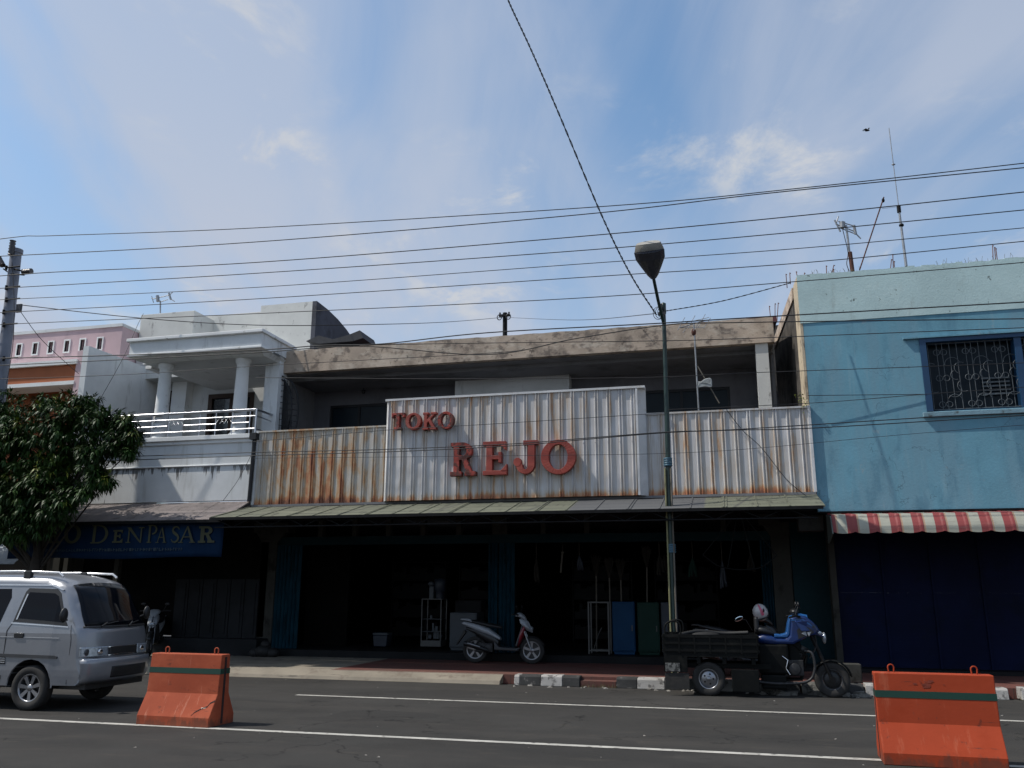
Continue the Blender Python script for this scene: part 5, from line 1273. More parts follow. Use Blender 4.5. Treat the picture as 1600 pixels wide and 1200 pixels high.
b = MB(); b.prism([(.50,.80),(.54,.89),(.79,.888),(.835,.94),(.875,1.21),(.96,1.255),(1.10,1.24),(1.22,1.14),(1.30,1.02),(1.24,.95),(1.12,.93),(1.0,.86),(.88,.80)], 'y', -.175, .175); sh = b.build('leg_shield', 'trike_blue', TK, False, bevel=.035)
for sgn in (-1, 1):
    b = MB(); b.prism([(.97,.885),(.95,1.02),(1.03,1.10),(1.15,1.06),(1.22,.99),(1.12,.945)], 'y', sgn*.1765, sgn*.170); b.build('side_recess', 'plastic_black', sh, False)
    b = MB(); b.prism([(.865,1.16),(.895,1.19),(1.06,1.195),(1.20,1.09),(1.19,1.075),(1.05,1.17),(.90,1.165)], 'y', sgn*.1785, sgn*.170); b.build('decal_stripe', 'trike_sky', sh, False)
b = MB() # big pointed fairing / fender over the fork
for sgn in (-1, 1):
    b.hexa((.92,sgn*.03,1.22),(.92,sgn*.20,1.16),(1.02,sgn*.22,1.0),(1.06,sgn*.02,1.0),(1.10,sgn*.02,1.24),(1.14,sgn*.18,1.18),(1.28,sgn*.14,1.0),(1.30,sgn*.02,1.02))
    b.hexa((1.10,sgn*.02,1.20),(1.14,sgn*.18,1.17),(1.22,sgn*.15,.96),(1.26,sgn*.02,.94),(1.26,sgn*.02,1.10),(1.28,sgn*.10,1.06),(1.38,sgn*.08,.90),(1.40,sgn*.02,.90))
b.build('front_fairing', 'trike_blue', TK, False, bevel=.018)
b = MB()
for sgn in (-1, 1): b.hexa((.84,sgn*.02,1.235),(.86,sgn*.16,1.20),(.90,sgn*.18,1.18),(.90,sgn*.02,1.22),(1.0,sgn*.02,1.285),(1.02,sgn*.15,1.245),(1.14,sgn*.13,1.20),(1.14,sgn*.02,1.26))
b.build('visor', 'trike_sky', TK, False, bevel=.01)
b = MB(); b.ell((.94,0,1.30), (.07,.12,.05), 14, 8); b.build('instrument_cluster', 'plastic_black', TK, False, bevel=0)
for sgn in (-1, 1):
    b = MB(); b.tube(smoothpath([(.94,sgn*.26,1.26),(1.0,sgn*.24,1.40),(1.02,sgn*.22,1.36)]), .008, 6); b.ell((.99,sgn*.30,1.42), (.02,.07,.045), 12, 8); b.build('rear_mirror', 'plastic_black', TK, False)
for k in range(4):
    b = MB(); b.tube(smoothpath([(.90,-.20+.1*k,1.25),(1.16,-.14+.06*k,1.12-.05*k),(1.24,-.12+.05*k,.80),(1.12,-.10+.05*k,.58)]), .007, 5, False); b.build('control_cable', 'cable_black', TK, False, fix=False)
b = MB(); b.ell((1.37,0,.90), (.035,.10,.09), 14, 10); b.build('headlight', 'lens_clear', TK, False)
for sgn in (-1, 1):
    b = MB(); b.tube([(1.08, sgn*.04, 1.20), (.96, sgn*.26, 1.25), (.84, sgn*.40, 1.22)], .016, 8); b.build('handlebar', 'black_steel', TK, False)
    b = MB(); b.tube([(1.10, sgn*.10, 1.14), (1.30, sgn*.10, .62), (1.44, sgn*.10, .27)], .026, 10); b.tube([(1.44, sgn*.10-.035, .27), (1.44, sgn*.10+.035, .27)], .05, 12); b.build('fork_leg', 'black_steel', TK, False)
    b = MB(); b.ell((1.30, sgn*.17, .98), (.03, .02, .03), 10, 6); b.build('indicator', 'lens_clear', TK, False)
b = MB(); vs = []; fs = []
for i in range(13):
    a = radians(10+i*12)
    for yy in (-.09, -.05, .05, .09): vs.append((1.44+(.31-(.02 if abs(yy) > .06 else 0))*cos(a), -.04+yy, .27+(.31-(.02 if abs(yy) > .06 else 0))*sin(a)))
for i in range(12):
    for j in range(3): fs.append((i*4+j, i*4+j+1, (i+1)*4+j+1, (i+1)*4+j))
b.add(vs, fs, True); o = b.build('front_fender', 'bed_black', TK, False, fix=False); md = o.modifiers.new('s', 'SOLIDIFY'); md.thickness = .006
b = MB(); b.box(.78, 1.02, -.13, .13, .32, .56); b.tube([(.92, 0, .52), (1.06, 0, .76)], .075, 14)
for k in range(6): z = .56+k*.03; b.tube([(.93+.018*k*.8, 0, z), (.935+.018*k*.8, 0, z+.010)], .10, 14)
b.lathe([(0,-.17),(.09,-.17),(.10,-.13)], (.88,0,.42), 'y', 18); b.build('engine', 'engine', TK, False, bevel=.01)
b = MB(); b.tube(smoothpath([(1.05,-.1,.70),(1.16,-.14,.66),(1.18,-.15,.42),(1.05,-.16,.24),(.6,-.2,.2),(.2,-.25,.24)]), .022, 8); b.build('exhaust', 'engine', TK, False)
b = MB(); b.tube([(.80,-.1,.90),(1.08,-.1,.62),(.98,-.1,.26),(.5,-.1,.24)], .02, 8); b.tube([(.80,.1,.90),(1.08,.1,.62),(.98,.1,.26),(.5,.1,.24)], .02, 8); b.tube([(.34,-.12,.78),(.62,-.12,.40)], .018, 8); b.build('frame', 'bed_black', TK, False)
b = MB(); b.tube([(.70,-.2,.62),(.78,-.22,.56),(.74,-.22,.44),(.80,-.22,.34)], .008, 6); b.build('kick_lever', 'chrome', TK, False)
b = MB(); b.prism([(1.02,.97),(1.08,1.02),(1.10,.93)], 'y', -.186, -.172); b.prism([(1.10,.99),(1.17,1.0),(1.13,.93)], 'y', -.186, -.172); b.build('air_scoop', 'plastic_white', TK, False)
# bright mirror of the scooter behind, on its stalk: belongs to that scooter
hs2 = [o for o in COL.objects if o.name.startswith('motor_scooter')][1]
q = P(1154.5, 967, 16.2); b = MB(); b.ell((0,0,0), (.075,.012,.045), 16, 10); b.v = [(q.x+v[0]*cos(.3)+v[2]*.3, q.y+v[1]-v[2]*.3, q.z+v[2]+v[0]*.22) for v in b.v]; b.build('mirror_glass', 'mirror', hs2)
b = MB(); b.tube([q+Vector((.02,.03,0)), q+Vector((.12,.05,-.02)), q+Vector((.22,.1,-.2))], .007, 6); b.build('mirror_stalk', 'plastic_black', hs2)
b = MB(); q0, q1 = P(1098, 985, 16.25), P(1119, 992, 16.25); b.prism([(q0.x, q0.z+.01), (q0.x+.08, q0.z+.02), (q1.x, q1.z+.0), (q1.x, q1.z-.03), (q0.x+.08, q1.z)], 'y', 16.24, 16.30); b.build('side_flash', 'plastic_white', hs2, bevel=.006)
# concrete block by the front wheel
q = G(1325, 1066, ZP); b = MB(); b.box(-.17, .17, -.12, .12, 0, .30)
o = b.build('concrete_block', 'pillar_plaster', None, bevel=.015); o.location = (q.x+.05, 16.0, ZP); tag(o, 'grey concrete block on the pavement behind the trike front wheel', 'block')

# ================================================================== street lamp
YLP = 15.95
pb_ = P(1056, 1058, YLP); ptop = P(1037, 486, YLP)
LP = thing('street_lamp', 'dark green street lamp pole with one large lamp head over the road', 'street lamp', (pb_.x, YLP, ZP))
b = MB(); b.tube([(pb_.x, YLP, ZP), (pb_.x+.01, YLP, 3.4), (pb_.x+.02, YLP, 3.9), (ptop.x, YLP, ptop.z)], [.052, .052, .050, .038], 14)
b.tube([(ptop.x, YLP, ptop.z-.05), (ptop.x, YLP, ptop.z+.10)], .048, 12); b.lathe([(.048, 0), (.05, .05), (0, .08)], (ptop.x, YLP, ptop.z+.10), 'z', 12)
b.build('pole', 'pole_green', LP)
arm0 = Vector((ptop.x-.01, YLP-.04, ptop.z-.25)); neck = P(1021, 434, 15.35)
b = MB(); b.tube([arm0, arm0.lerp(neck, .5)+Vector((-.01,0,.02)), neck], .032, 10); b.build('arm', 'pole_green', LP)
far = P(1012.5, 381, 14.80); dh = (far-neck); Lh = dh.length; d1 = dh.normalized(); sx = Vector((1,0,0)); sx = (sx-d1*sx.dot(d1)).normalized(); up_ = sx.cross(d1)
if up_.z < 0: up_ = -up_
def hd(u, w, h): return neck+d1*(Lh*u)+sx*w+up_*h
stn = [(0,.06,.03,.03),(.08,.10,.035,.06),(.35,.19,.04,.12),(.58,.262,.05,.15),(.80,.272,.05,.16),(.97,.235,.04,.14),(1.0,.22,.03,.12)]
b = MB(); vs = []; fs = []; n = 14
for (u, w, dn, h) in stn:
    for k in range(n):
        a = pi*k/(n-1); vs.append(hd(u, w*cos(a), h*sin(a)**.6 if 0 < k < n-1 else 0.0))
for i in range(len(stn)-1):
    for k in range(n-1): fs.append((i*n+k, i*n+k+1, (i+1)*n+k+1, (i+1)*n+k))
    fs.append((i*n, (i+1)*n, (i+1)*n+n-1, i*n+n-1))
b.add(vs, fs, True); b.add(vs[-n:], [list(range(n))]); hdo = b.build('lamp_head', 'lamp_shell', LP)
b = MB(); vs = []; fs = []
for (u, w, dn, h) in stn[:5]:
    for (fw_, fd) in ((-1.03, .0), (-.96, -.25), (-.75, -.75), (-.3, -1.15), (.3, -1.15), (.75, -.75), (.96, -.25), (1.03, .0)): vs.append(hd(u, w*fw_, dn*fd*1.6-.003))
m_ = 8
for i in range(len(stn[:5])-1):
    for k in range(m_-1): fs.append((i*m_+k, i*m_+k+1, (i+1)*m_+k+1, (i+1)*m_+k))
    fs.append((i*m_, (i+1)*m_, (i+1)*m_+m_-1, i*m_+m_-1))
b.add(vs, fs, False); b.add(vs[-m_:], [list(range(m_))]); b.build('lens', 'lamp_lens', hdo)
for pyc, hh, mm in ((722, .16, 'clamp_blue'), (857, .16, 'clamp_blue')):
    z = P(1049, pyc, YLP).z; b = MB()
    for k in range(4): b.lathe([(.075, -.015), (.085, 0), (.075, .015)], (pb_.x+.015, YLP, z-.06+k*.04), 'z', 16)
    b.lathe([(.07, -.08), (.07, .08)], (pb_.x+.015, YLP, z), 'z', 16); b.build('clamp', mm, LP)
zc_ = P(1049, 732, YLP).z
for dx, dy, m_c in ((-.055, -.05, 'pole_yellow'), (.05, -.055, 'stick')):
    b = MB(); b.tube([(pb_.x+dx, YLP+dy, ZP), (pb_.x+dx+.012, YLP+dy, zc_)], .017, 10); b.build('conduit', m_c, LP)
b = MB(); 
for k in range(3): b.tube([Vector((ptop.x-.10+.03*k, YLP-.05, ptop.z-.05))+Vector((.10*cos(a)*(1-.15*k), -.02*k, .13*sin(a)*(1-.1*k))) for a in [2*pi*i/16 for i in range(17)]], .006, 5)
b.build('wire_coil', 'cable_black', LP)
b = MB(); b.box(ptop.x-.10, ptop.x+.02, YLP-.09, YLP-.02, ptop.z-.10, ptop.z-.04); b.tube([(ptop.x-.04,YLP-.08,ptop.z-.18),(ptop.x-.04,YLP-.08,ptop.z+.12)], .022, 8); b.build('insulator', 'ceramic', LP)

# ================================================================== utility pole at left, insulators
YPL_ = 15.9
pt_, pbm = P(25, 396, YPL_), P(-2, 700, YPL_)
xb_ = pbm.x+.02
UPL = thing('utility_pole', 'grey concrete utility pole carrying the overhead lines at the left edge', 'utility pole', (xb_, YPL_, ZP))
b = MB(); b.tube([(xb_+.02, YPL_, ZP), (pt_.x, YPL_, pt_.z)], .16, 18, r2=.125); b.tube([(pt_.x, YPL_, pt_.z), (pt_.x, YPL_, pt_.z+.10)], .15, 18); b.build('pole', 'pole_concrete', UPL)
def insul(p, r=.055, h=.28, axis=Vector((0,0,1)), nm='insulator'):
    b = MB(); k = 5; pts = []; rad = []
    for i in range(k*2+1): pts.append(Vector(p)+axis*(h*i/(k*2))); rad.append(r if i % 2 == 0 else r*.72)
    b.tube(pts, rad, 12); return b.build(nm, 'ceramic', UPL)
insul(P(17, 398, YPL_-.16), .075, .36); insul(P(36, 425, YPL_-.1), .07, .24, Vector((1,0,.0))); insul(P(-2, 402, YPL_-.1)+Vector((0,0,-.02)), .07, .26, Vector((.6,0,-.8)))
b = MB(); b.tube([P(2,415,YPL_-.05), P(36,424,YPL_-.1)], .02, 6); b.tube([P(5,420,YPL_-.05), P(22,432,YPL_)], .015, 6); b.tube([P(17,428,YPL_-.13), P(38,430,YPL_-.13)], .014, 6); b.build('bracket', 'black_steel', UPL)
for py in (449, 468, 487, 507, 418, 560):
    b = MB(); q = P(8 if py > 480 else 12, py, YPL_-.16); b.tube([q, q+Vector((.35,0,.0))], .018, 6); b.tube([q+Vector((-.04,0,.05)), q+Vector((-.04,0,-.06))], .03, 8); b.build('bracket', 'black_steel', UPL)
b = MB(); q = P(27, 482, YPL_-.15)
for k in range(3): b.tube([q+Vector((.05*k, 0, .1)), q+Vector((.05*k, 0, -.10))], [.03,.03], 8)
b.build('junction', 'ceramic', UPL)

# ================================================================== overhead cables
CG = 'overhead cables strung above the street'
YC_ = 15.6
def cable(pts, label, r=.010, Y=YC_, name='cable', twist=False):
    """pts: (px, py) or (px, py, Y)"""
    r *= .82
    w = [P(p[0], p[1], p[2] if len(p) > 2 else Y) for p in pts]
    sm_ = smoothpath(w, 10)
    b = MB()
    if twist:
        for ph in (0, pi):
            q = []; 
            fine_ = smoothpath(w, 60)
            for i, p in enumerate(fine_): q.append(p+Vector((cos(i*.55+ph), 0, sin(i*.55+ph)*.6))*r*.9)
            b.tube(q, r*.75, 5, False)
    else: b.tube(sm_, r, 6, False)
    o = b.build(name, 'cable_black', None, fix=False); tag(o, label, 'cable', CG); return o
E1 = 1760
def ext(pts): # carry the line on past the right of the frame along its own direction
    (x0, y0), (x1, y1) = pts[-2][:2], pts[-1][:2]; f = (E1-x1)/(x1-x0); return list(pts)+[(E1, y1+(y1-y0)*f)]
cable(ext([(-150,395),(20,371),(90,368),(400,356),(950,322),(1250,294),(1600,255)]), 'topmost overhead cable, tied to the top of the left pole', .011)
cable(ext([(-150,405),(28,399),(400,378),(900,336),(1200,302),(1600,262)]), 'second overhead cable from the top, nearly touching the topmost at right', .012)
cable(ext([(-150,446),(54,427),(400,410),(900,370),(1250,337),(1600,300)]), 'third overhead cable from the top, from the side insulator', .012)
cable(ext([(-150,458),(27,449),(400,427),(900,392),(1250,362),(1600,328)]), 'fourth overhead cable from the top, passing behind the lamp head', .011)
cable(ext([(-150,476),(27,467),(400,449),(900,413),(1250,388),(1600,356)]), 'fifth overhead cable from the top, thin, below the lamp head', .009)
cable(ext([(-150,496),(27,487),(400,467),(900,434),(1250,411),(1600,377)]), 'sixth overhead cable from the top, crossing the lamp arm', .010)
cable(ext([(-150,515),(22,506),(400,490),(900,466),(1243,440),(1600,410)]), 'seventh overhead cable from the top, grazing the mint parapet', .010)
cable([(28,476,15.8),(220,497,16.4),(400,508,17.4),(580,507,19.5),(700,503,26),(785,496,34)], 'thin drop cable sagging from the left pole to the distant pole', .012)
cable([(793,496,34),(900,500,24),(1024,490,16.0)], 'thin cable from the distant pole to the lamp post', .010)
cable([(1040,486,15.9),(1130,470,16.1),(1235,442,16.7)], 'short cable rising from the lamp post to the mint parapet corner', .011, twist=True)
cable(ext([(-100,563),(0,560),(188,555),(400,547),(500,540),(600,537),(760,520),(1032,505),(1160,497),(1600,472)]), 'upper cable across the cornice and concrete fascia', .014)
cable(ext([(-100,576),(0,571),(190,562),(400,551),(560,541),(760,554),(900,529),(1040,508),(1150,504),(1600,498)]), 'cable dipping across the middle of the concrete fascia', .012)
cable(ext([(560,539),(760,536),(1000,533),(1160,529),(1600,512)]), 'thin cable running level over the right half of the fascia', .009)
cable(ext([(-100,590),(0,592),(200,585),(400,572),(760,552),(820,545)])[:-1], 'thin cable in front of the round columns', .008)
cable(ext([(400,590),(700,592),(1000,590),(1185,582),(1440,573),(1700,563)])[:-1], 'thin cable across the shaded balcony', .008)
cable(ext([(120,716),(396,707),(605,702),(792,694),(910,685),(1042,675),(1150,671),(1453,652),(1600,645)]), 'upper of the paired cables crossing the word REJO', .011)
cable(ext([(120,722),(396,712),(605,706),(792,697),(910,687),(1042,676),(1150,672),(1267,669),(1600,649)]), 'lower of the paired cables crossing the word REJO', .011)
cable([(396,690),(605,672),(760,663),(1010,647),(1044,645)], 'thin cable crossing below the word TOKO', .007)
cable(ext([(1044,640),(1264,630),(1446,616),(1600,605)]), 'thin cable over the upper edge of the right cladding', .007)
cable([(1262,618,16.9),(1447,616,17.0)], 'short level wire pinned on the blue wall', .008)
cable([(396,716),(800,712),(1100,706),(1400,680),(1600,664)], 'very thin cable below the pair at right', .005)
cable([(786,-30,13.2),(794,0,13.3),(830,78,13.7),(870,170,14.1),(940,336,15.0),(985,428,15.5),(1026,492,15.88)], 'steep twisted cable coming down from above the camera to the lamp post', .014, twist=True)
cable([(30,484,15.8),(60,525,16.2),(90,555,16.8),(123,584,17.9)], 'drop cable from the left pole to the pink pillar', .009)
cable([(224,490,18.9),(214,510,18.3),(192,560,17.2),(150,635,16.9)], 'loose aerial lead hanging down the white house wing wall', .008)
cable([(392,712,16.9),(372,750,16.6),(348,783,16.2)], 'slanting stay wire beside the downpipe', .007)
cable([(1135,640,16.9),(1160,672,16.9),(1190,700,16.85),(1230,750,16.85),(1264,778,16.8)], 'loose lead curving down the right cladding', .009)
cable([(126,585,17.7),(131,600,17.7),(122,620,17.7),(128,650,17.7)], 'tangled lead on the pink pillar', .008)
cable([(18,400,15.8),(22,470,15.7),(20,540,15.7),(10,600,15.7)], 'black lead running down the left utility pole', .009)

# distant pole with crossarm
q = P(789, 520, 34)
DP = thing('utility_pole', 'small distant pole with crossarm showing above the roof edge', 'utility pole', (q.x, 34, 0))
zt_ = P(789, 489, 34).z; b = MB(); b.tube([(q.x, 34, 0), (q.x, 34, zt_)], .10, 10); b.build('pole', 'black_steel', DP)
b = MB(); z = P(789, 494, 34).z; b.box(q.x-.24, q.x+.24, 33.85, 33.95, z-.05, z+.05); b.build('crossarm', 'black_steel', DP)
b = MB()
for dx in (-.2, .2): b.tube([(q.x+dx, 33.9, z+.03), (q.x+dx, 33.9, z+.14)], .04, 8); b.tube([Vector((q.x+dx, 33.8, z-.1))+Vector((.1*cos(a), 0, .12*sin(a))) for a in [2*pi*i/12 for i in range(13)]], .02, 4)
b.build('insulators', 'ceramic', DP)

# ================================================================== aerials
def yagi(name_label, base, top, Y, boom, els, mr=.02, cat='antenna', m='galvanised', grp=None, extra=None):
    p0, p1 = P(*base, Y), P(*top, Y); t = thing('tv_antenna', name_label, cat, tuple(p0), 0, grp)
    b = MB(); b.tube([p0, p1], mr, 8); b.build('mast', m, t)
    b = MB()
    for (a, c) in boom: b.tube([P(*a, Y), P(*c, Y)], .012, 6)
    b.build('boom', m, t)
    b = MB()
    for (a, c, r) in els: b.tube([P(*a), P(*c)], r, 5)
    b.build('elements', m, t); return t
Y1 = YR1+.3
yagi('small rooftop antenna on the white house roof box', (250.5,489), (250.5,470), Y1, [((240,467),(265,461)), ((250,472),(262,468)), ((240,467),(237,466))],
     [((237,463,Y1),(240,473,Y1),.012), ((246,462,Y1),(247,471,Y1),.05), ((264,458,Y1),(267,468,Y1),.03), ((265,466,Y1),(273,471,Y1),.012), ((265,461,Y1),(270,456,Y1),.012)])
Ym = YP+.35
els = []
for i, (x, y) in enumerate([(1062,508),(1070,512),(1078,505),(1086,509),(1094,503),(1102,505)]): els.append(((x-3,y+8,Ym-.1),(x+8,y-8 if i % 2 else y-12,Ym+.15),.007))
els += [((1072,504,Ym),(1108,496,Ym),.007), ((1064,512,Ym),(1100,512,Ym),.007)]
at = yagi('thin mast with bent antenna and rag tied to it behind the right cladding', (1092,646), (1084,505), Ym, [((1062,512),(1104,500))], els, .018)
b = MB(); b.ell(P(1084,519,Ym), (.05,.05,.08), 10, 6); b.build('balun', 'rusty_steel', at)
b = MB(); b.tube([P(1090,572,Ym), P(1124,630,Ym)], .014, 6); b.build('stay', 'stick', at)
b = MB()
for k in range(5): b.tube(smoothpath([P(1091,603-k*1.5,Ym-.03), P(1100,594+k,Ym-.05), P(1110,592+k*2,Ym-.06), P(1111,600+k,Ym-.05), P(1101,598+k*1.3,Ym-.04), P(1091,601+k,Ym-.03)]), .012, 5)
b.build('rag', 'rope_white', at)
Y2 = YU+.6
def P2(x, y): return (x, y, Y2)
els = [((1304,344,Y2),(1313,362,Y2),.018),((1310,338,Y2),(1306,350,Y2),.014),((1334,352,Y2),(1337,366,Y2),.03),((1336,364,Y2),(1345,373,Y2),.014),((1310,346,Y2),(1334,353,Y2),.012),((1312,356,Y2),(1335,365,Y2),.012),((1316,347,Y2),(1316,356,Y2),.06)]
yagi('tilted rooftop antenna on a rusty pipe above the mint parapet', (1331,424), (1322,352), Y2, [((1306,350),(1336,362))], els, .022, m='galvanised')
at2 = [o for o in COL.objects if o.name.startswith('tv_antenna')][-1]
b = MB(); b.tube([P(1332,424,Y2-.02), P(1328,394,Y2-.02)], .042, 8); b.build('pipe', 'rusty_steel', at2)
b = MB(); b.tube(smoothpath([P(1316,356,Y2), P(1320,372,Y2), P(1325,395,Y2-.05), P(1323,412,Y2-.05), P(1327,424,Y2-.05)]), .008, 5); b.build('lead', 'cable_black', at2)
m1 = thing('roof_mast', 'slim leaning rod beside the tilted antenna above the mint parapet', 'mast', tuple(P(1343,422,Y2)))
b = MB(); b.tube([P(1343,422,Y2), P(1381,308,Y2)], .015, 6); b.build('rod', 'rusty_steel', m1); b = MB(); b.ell(P(1380,313,Y2), (.03,.03,.05), 8, 6); b.build('tip', 'black_steel', m1)
m2 = thing('roof_mast', 'tall thin radio mast with whip tip above the mint parapet', 'mast', tuple(P(1416,416,Y2)))
b = MB(); b.tube([P(1416,416,Y2), P(1405,330,Y2)], .028, 8, r2=.022); b.build('pole', 'galvanised', m2)
b = MB(); b.tube([P(1405,332,Y2), P(1404,322,Y2)], .04, 8); b.ell(P(1408.5,352,Y2), (.05,.05,.04), 8, 6); b.build('coupling', 'black_steel', m2)
b = MB(); b.tube([P(1404,322,Y2), P(1396,258,Y2), P(1389,200,Y2)], .009, 6); b.ell(P(1396,257,Y2), (.04,.02,.02), 8, 6); b.build('whip', 'galvanised', m2)
b = MB(); b.tube([P(1404,323,Y2), P(1378,326,Y2)], .004, 4); b.build('guy_wire', 'galvanised', m2)
# starter bars left in the parapets
YG = 'rusty reinforcing bars left standing out of the parapet'
for (lst, Yv, lab) in ([((1292,430,1291,415),(1298,430,1303,414),(1303,430,1302,420)), Y2, 'thin short reinforcing bars near the corner of the mint parapet'],
                  [((1391,421,1393,405),(1396,421,1395,397),(1398,420,1397,408)), Y2, 'cluster of reinforcing bars left of the radio mast'],
                  [((1552,408,1551,383),(1556,408,1554,386),(1559,407,1556,388)), Y2, 'cluster of reinforcing bars near the right edge of the mint parapet'],
                  [((1205,502,1202,478),(1211,500,1211,474),(1214,500,1216,473)), 19.6, 'reinforcing bars at the gap between fascia and blue building'],
                  [((1230,446,1228,428),(1235,440,1234,426),(1247,434,1244,424),(1256,432,1257,426)), 18.0, 'bent reinforcing bars at the mint parapet corner']):
    t = thing('rebar', lab, 'rebar', tuple(P(lst[0][0], lst[0][1], Yv)), 0, YG)
    for (a, c, d, e) in lst:
        b = MB(); b.tube([P(a, c+4, Yv), P(d, e, Yv), P(d+1.5, e+1.5, Yv)], .009, 5); b.build('bar', 'rusty_steel', t)
# tufts of weed on the parapets
for (x0, x1, Yv, z, lab) in ((P(1260,425,YU).x, P(1345,425,YU).x, YU+.1, zut, 'dry weeds growing along the mint parapet top'), (P(1465,420,YU).x, P(1600,420,YU).x, YU+.1, zut, 'sparse dry weeds on the parapet far right'), ):
    b = MB()
    for _ in range(34):
        x = random.uniform(x0, x1); h = random.uniform(.03, .16); dx = random.uniform(-.05, .05); b.tube([(x, Yv, z-.03), (x+dx*.4, Yv, z+h*.6), (x+dx, Yv, z+h)], .003, 3)
    o = b.build('weeds', 'grass_dry', None, fix=False); o['kind'] = 'stuff'
b = MB(); q = P(1252, 632, YU-.05)
for _ in range(40):
    x, z = q.x+random.gauss(0, .05), q.z+random.gauss(.05, .09); s = random.uniform(.02, .04); a = random.uniform(0, 6)
    b.add([(x, YU-.1+random.uniform(-.03,.03), z), (x+s*cos(a), YU-.13, z+s*sin(a)), (x+s*cos(a+.8), YU-.11, z+s*sin(a+.8))], [(0,1,2)])
b.build('weeds', 'leaf_young', None, fix=False)['kind'] = 'stuff'
# bird
q = P(1355, 204, 40); b = MB(); b.ell(q, (.12, .05, .04), 10, 6)
b.add([q+Vector((.05,0,.02)), q+Vector((-.05,0,.02)), q+Vector((-.25,-.1,-.02)), q+Vector((-.1,-.3,-.03))], [(0,1,2,3)]); b.add([q+Vector((.05,0,.02)), q+Vector((-.03,0,.02)), q+Vector((.10,.1,.20)), q+Vector((.16,.1,.18))], [(0,1,2,3)])
b.add([q+Vector((-.1,0,.01)), q+Vector((-.2,.03,.0)), q+Vector((-.2,-.03,.0))], [(0,1,2)])
tag(b.build('bird', 'feather', None, fix=False), 'small dark swallow flying high at right', 'bird')

# ================================================================== street tree (mango)
def tree():
    rr = random.Random(21); T = thing('mango_tree', 'dark leafy street tree hiding the lower left corner of the white house', 'tree', (-14.6, 15.85, ZP))
    base = Vector((-14.6, 15.85, ZP)); b = MB(); sk = []
    b.tube([base, base+Vector((.03,-.02,.9)), base+Vector((-.08,0,1.9)), base+Vector((-.05,.05,2.7))], [.17,.13,.12,.10], 12)
    sk.append(base+Vector((-.05,.05,2.6)))
    C = []   # lobes of the crown: centre px, py, Y, radius
    for (px, py, Y, r) in [(30,690,15.4,.95),(95,665,15.3,.75),(160,660,15.3,.50),(60,760,15.2,.85),(10,770,15.6,.9),(100,720,15.7,.85),(150,705,15.2,.50),(188,690,15.3,.40),(92,790,15.1,.45),(0,650,15.8,.75),(-50,700,15.3,1.2),(-60,780,15.4,1.0),(60,815,15.2,.42),(196,660,15.2,.28),(150,745,15.1,.28),(120,640,15.5,.42),(20,830,15.2,.35),(-150,720,15.4,1.2),(-60,640,15.8,1.0),(207,678,15.2,.20),(203,706,15.15,.17),(168,752,15.1,.20),(132,768,15.1,.20),(140,628,15.4,.22),(70,628,15.5,.28),(45,800,15.2,.42),(108,768,15.15,.28),(-10,820,15.4,.5)]:
        C.append((P(px, py, Y), r))
    for c, r in C:
        s0 = base+Vector((-.05,.05,rr.uniform(1.7,2.6))); mid_ = s0.lerp(c, .5)+Vector((rr.uniform(-.1,.1), 0, .15)); b.tube(smoothpath([s0, mid_, c], 4), [.05*min(1,.35+r)]*3+[.035*min(1,.3+r)]*3+[.024*min(1,.3+r)]*3, 6)
        for k in range(7):
            e = c+Vector((rr.gauss(0,1), rr.gauss(0,1), rr.gauss(0,1))).normalized()*r*.85; b.tube([c, c.lerp(e, .5)+Vector((0,0,.05)), e], .010, 4, False)
    b.build('trunk', 'bark', T)
    vs = []; fs = []; vy = []; fy = []
    def leaf(V, F, p, d, up, L, w):
        s = d.cross(up)
        if s.length < .01: s = Vector((1,0,0))
        s.normalize(); u2 = s.cross(d); i = len(V); q = p+d*L*.45+u2*L*.05; e = p+d*L-Vector((0,0,L*.18))
        V += [tuple(p), tuple(q+s*w), tuple(q-s*w), tuple(e)]; F += [(i,i+1,i+2),(i+1,i+3,i+2)]
    n = 0
    for c, r in C:
        nc = int(270*r*r)+16
        for _ in range(nc):
            d = Vector((rr.gauss(0,1), rr.gauss(0,1), rr.gauss(0,1))).normalized(); rad = r*(rr.random()**.36)*(rr.uniform(.80,1.05) if rr.random() < .8 else rr.uniform(1.05, 1.32))
            p = c+Vector((d.x*rad, d.y*rad*.9, d.z*rad*.85)); tip = (d*.7+Vector((0,0,-.35))+Vector((rr.gauss(0,.3),rr.gauss(0,.3),rr.gauss(0,.3)))).normalized()
            young = rr.random() < .07 and d.z > 0
            for k in range(rr.randint(9, 14)):
                a = Vector((rr.gauss(0,1), rr.gauss(0,1), rr.gauss(0,1))).normalized(); dd = (tip+a*.85+Vector((0,0,-.28))).normalized()
                leaf(vy if young else vs, fy if young else fs, p+a*.02, dd, Vector((0,0,1)), rr.uniform(.11,.20), rr.uniform(.014,.022))
    for c, r in C:
        for _ in range(int(75*r*r)+3):
            d = Vector((rr.gauss(0,1), rr.gauss(0,1), rr.gauss(0,1))).normalized(); p = c+d*r*rr.uniform(.05,.62)
            for k in range(9): leaf(vs, fs, p, (Vector((rr.gauss(0,1), rr.gauss(0,1), rr.gauss(0,1)-.4))).normalized(), Vector((0,0,1)), rr.uniform(.18,.27), rr.uniform(.028,.042))
    for V, F, nm, m in ((vs, fs, 'crown', 'leaf'), (vy, fy, 'young_leaves', 'leaf_young')):
        b = MB(); b.v = V; b.f = F; b.m = [0]*len(F); b.sm = [False]*len(F); b.build(nm, m, T, fix=False)
tree()

